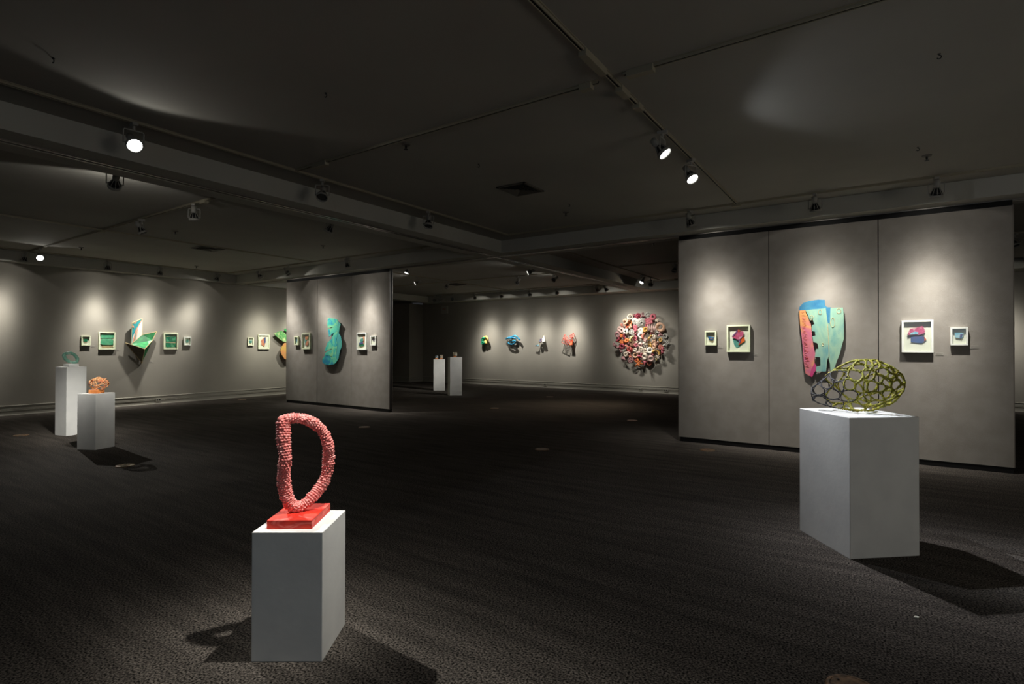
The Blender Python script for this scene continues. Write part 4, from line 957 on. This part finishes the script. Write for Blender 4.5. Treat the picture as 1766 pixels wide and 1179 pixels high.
ITEMS = [(562,222,80,'ring','cream'),(635,212,52,'knot','crimson'),(678,205,74,'flower','crimson'),(745,200,62,'knot','mauve'),(825,195,74,'web','grey'),(895,220,82,'ring','pink'),(498,290,84,'shell','peach'),(560,303,56,'ring','orange'),(632,282,84,'disc','grey'),(725,308,122,'disc','grey'),(838,280,100,'block','pink'),(958,270,64,'star','cream'),(1003,372,118,'ring','peach'),
(445,340,54,'star','salmon'),(515,365,60,'knot','redorange'),(572,360,62,'shell','peach'),(638,365,62,'disc','pink'),(800,342,40,'ring','pink'),(880,378,112,'fingers','palepink'),(405,393,52,'ring','palepink'),(440,415,66,'ring','palepink'),(508,435,88,'shell','white'),(582,440,62,'web','grey'),(714,420,76,'disc','cream'),(790,412,74,'shell','ochre'),(875,447,50,'knot','crimson'),
(380,480,72,'ring','mauve'),(440,500,58,'star','orange'),(515,500,96,'crescent','crimson'),(635,452,62,'twist','pink'),(720,495,84,'shell','white'),(785,505,86,'crescent','salmon'),(845,525,62,'twist','ochre'),(920,510,72,'shell','cream'),(1000,478,62,'knot','mauve'),(1070,500,62,'ring','grey'),(385,555,62,'twist','crimson'),(440,582,76,'star','orange'),(512,565,56,'ring','orange'),
(575,540,72,'twist','paleyellow'),(635,535,68,'ring','pink'),(715,565,72,'crescent','grey'),(785,555,60,'star','palepink'),(1005,555,52,'ring','ochre'),(1075,590,92,'fingers','grey'),(355,645,82,'twist','mauve'),(443,650,68,'ring','crimson'),(495,680,82,'crescent','salmon'),(585,602,76,'disc','peach'),(530,612,52,'twist','mauve'),(648,630,62,'star','pink'),(710,620,78,'shell','palepink'),
(780,612,62,'twist','cream'),(843,605,52,'ring','ochre'),(848,642,56,'ring','ochre'),(915,588,84,'star','peach'),(912,648,66,'ring','peach'),(1003,660,68,'block','salmon'),(1060,642,62,'shell','grey'),(570,690,88,'shell','red'),(635,700,56,'ring','cream'),(725,705,82,'web','cream'),(790,682,52,'star','cream'),(850,710,76,'ring','white'),(940,738,104,'arch','ochre'),(1035,715,72,'twist','pink'),
(425,720,56,'cone','mauve'),(500,765,62,'ring','cream'),(470,830,72,'cone','mauve'),(560,785,62,'twist','salmon'),(640,780,72,'ring','peach'),(712,785,68,'knot','pink'),(778,800,78,'ring','cream'),(885,768,48,'knot','pink'),(865,828,72,'ring','palepink'),(970,805,62,'star','cream'),(925,850,42,'crescent','paleyellow'),(572,848,72,'web','mauve'),(650,845,52,'cone','red'),(690,888,98,'star','orange'),(775,888,54,'cone','pink'),(845,888,72,'ring','salmon'),(680,740,44,'twist','palepink'),(790,740,50,'shell','cream'),(960,600,44,'twist','palepink'),(700,345,36,'knot','mauve'),(590,500,40,'twist','grey'),(960,430,56,'twist','grey'),(650,405,44,'star','pink'),(930,690,40,'knot','cream'),(660,580,40,'shell','cream'),(540,740,46,'twist','palepink')]
rnd = random.Random(9)
def ceramic(kind, r):
    m = MB()
    if kind == 'ring':
        n_ = 18; w1 = rnd.uniform(.28, .4)
        m.tube([(math.cos(2*PI*i/n_)*r*.68, 0, math.sin(2*PI*i/n_)*r*.68) for i in range(n_)], [r*w1*(1+.2*math.sin(2*PI*i/n_*2+r*90)) for i in range(n_)], 8, True)
    elif kind == 'disc':
        m.lathe([(r*.22, r*.05), (r*.3, r*.22), (r*.6, r*.16), (r*.95, r*.08), (r, 0), (r*.8, -r*.12), (r*.2, -r*.12)], 22, Matrix.Rotation(PI/2, 4, 'X'))
        for i in range(14):
            a = 2*PI*i/14; m.ball((math.cos(a)*r*.92, -r*.05, math.sin(a)*r*.92), r*.1, 6, 4)
        m.tube([(math.cos(2*PI*i/12)*r*.3, -r*.2, math.sin(2*PI*i/12)*r*.3) for i in range(12)], r*.1, 6, True)
    elif kind == 'shell':
        for i in range(3):
            a = i*1.3; n_ = 12
            m.tube([(r*(.75-.18*i)*math.cos(a+k_*.36), -r*.25*math.sin(k_*.3)-r*.12*i, r*(.75-.18*i)*math.sin(a+k_*.36)) for k_ in range(n_)], [r*.27*math.sin(.3+k_/n_*2.6) for k_ in range(n_)], 7)
        m.ball((0, r*.1, 0), r*.5, 10, 6, (1, .4, 1))
    elif kind == 'star':
        for i in range(6):
            a = i*PI/3+rnd.uniform(-.2, .2); l = r*rnd.uniform(.85, 1.25); m.tube([(0, 0, 0), (math.cos(a)*l*.55, -r*.3, math.sin(a)*l*.55), (math.cos(a)*l, -r*.1, math.sin(a)*l)], [r*.3, r*.22, r*.07], 7)
        m.ball((0, -r*.1, 0), r*.34, 8, 5)
    elif kind == 'knot':
        n_ = 30; m.tube([(r*.5*(math.sin(a)+.9*math.sin(2*a)), r*.35*math.sin(3*a), r*.5*(math.cos(a)-.9*math.cos(2*a))) for a in [2*PI*i/n_ for i in range(n_)]], r*.22, 7, True)
    elif kind == 'flower':
        for i in range(6):
            a = i*PI/3; m.ball((math.cos(a)*r*.55, -r*.1, math.sin(a)*r*.55), r*.42, 8, 5, (1, .5, 1))
        m.ball((0, -r*.25, 0), r*.3, 8, 5)
    elif kind == 'web':
        for i in range(4):
            n_ = 14; cx, cz = r*.42*math.cos(i*PI/2+.4), r*.42*math.sin(i*PI/2+.4); m.tube([(cx+r*.42*math.cos(2*PI*k_/n_), -r*.15*(i % 2), cz+r*.42*math.sin(2*PI*k_/n_)) for k_ in range(n_)], r*.1, 6, True)
        m.tube([(r*.9*math.cos(2*PI*k_/16), 0, r*.9*math.sin(2*PI*k_/16)) for k_ in range(16)], r*.11, 6, True)
    elif kind == 'crescent':
        n_ = 14; m.tube([(r*.8*math.cos(-1.2+k_*.2), 0, r*.8*math.sin(-1.2+k_*.2)) for k_ in range(n_)], [r*.34*math.sin(.15+k_/(n_-1)*2.85) for k_ in range(n_)], 8)
    elif kind == 'arch':
        n_ = 14; m.tube([(r*.75*math.cos(k_*PI/13), 0, r*.75*math.sin(k_*PI/13)-r*.3) for k_ in range(n_)], [r*.28]*n_, 9)
    elif kind == 'twist':
        n_ = 16; m.tube([(r*.25*math.sin(k_*.9), r*.25*math.cos(k_*.9), -r+2*r*k_/(n_-1)) for k_ in range(n_)], [r*(.2+.16*abs(math.sin(k_*.6+1))) for k_ in range(n_)], 7)
    elif kind == 'cone':
        m.lathe([(r*.12, r*1.2), (r*.2, r*.6), (r*.5, 0), (r*.75, -r*.5), (r*.6, -r*.45), (r*.25, r*.1)], 14, Matrix.Rotation(.5, 4, 'X'))
    elif kind == 'block':
        m.box((-r*.72, -r*.25, -r*.72), (r*.72, r*.2, r*.72))
        for i in range(6): m.tube([(-r*.74, -r*.27, -r*.6+i*r*.24), (r*.74, -r*.27, -r*.6+i*r*.24)], r*.075, 5)
    elif kind == 'fingers':
        for i in range(5):
            x = -r*.7+i*r*.35; m.tube([(x*1.2, 0, r*.8*(1-.3*abs(i-2)/2)), (x, -r*.2, 0), (x*.6, -r*.05, -r*.8)], [r*.07, r*.16, r*.12], 7)
        m.ball((0, .0, -r*.7), r*.3, 8, 5)
    return m
NAME = dict(ring='ceramic_ring', disc='ceramic_disc', shell='ceramic_shell', star='ceramic_star', knot='ceramic_knot', flower='ceramic_flower', web='ceramic_lattice', crescent='ceramic_crescent', arch='ceramic_arch', twist='ceramic_twist', cone='ceramic_cone', block='ceramic_block', fingers='ceramic_fingers')
for i, (x, y, s_, kd, colr) in enumerate(ITEMS):
    out = rnd.uniform(.05, .17) if y < 720 else rnd.uniform(.08, .2); r = s_/2/8.42*18.3/F_PX*1.24
    out = max(out, r*.5+.03); c_ = WB.px(1020+x/8.42, 520+y/8.42, out)
    rot = Euler((rnd.uniform(-.35, .35), rnd.uniform(0, 6.28) if kd not in ('arch', 'fingers', 'block') else rnd.uniform(-.4, .5), rnd.uniform(-.35, .35))).to_matrix().to_4x4()
    m = ceramic(kd, r).xf(Matrix.Translation(c_) @ rot)
    a = c_.copy(); a.y = YB-.001; m.tube([c_, a], .006, 5)
    put(NAME[kd], m, glz(colr), t, smooth=kd != 'block')
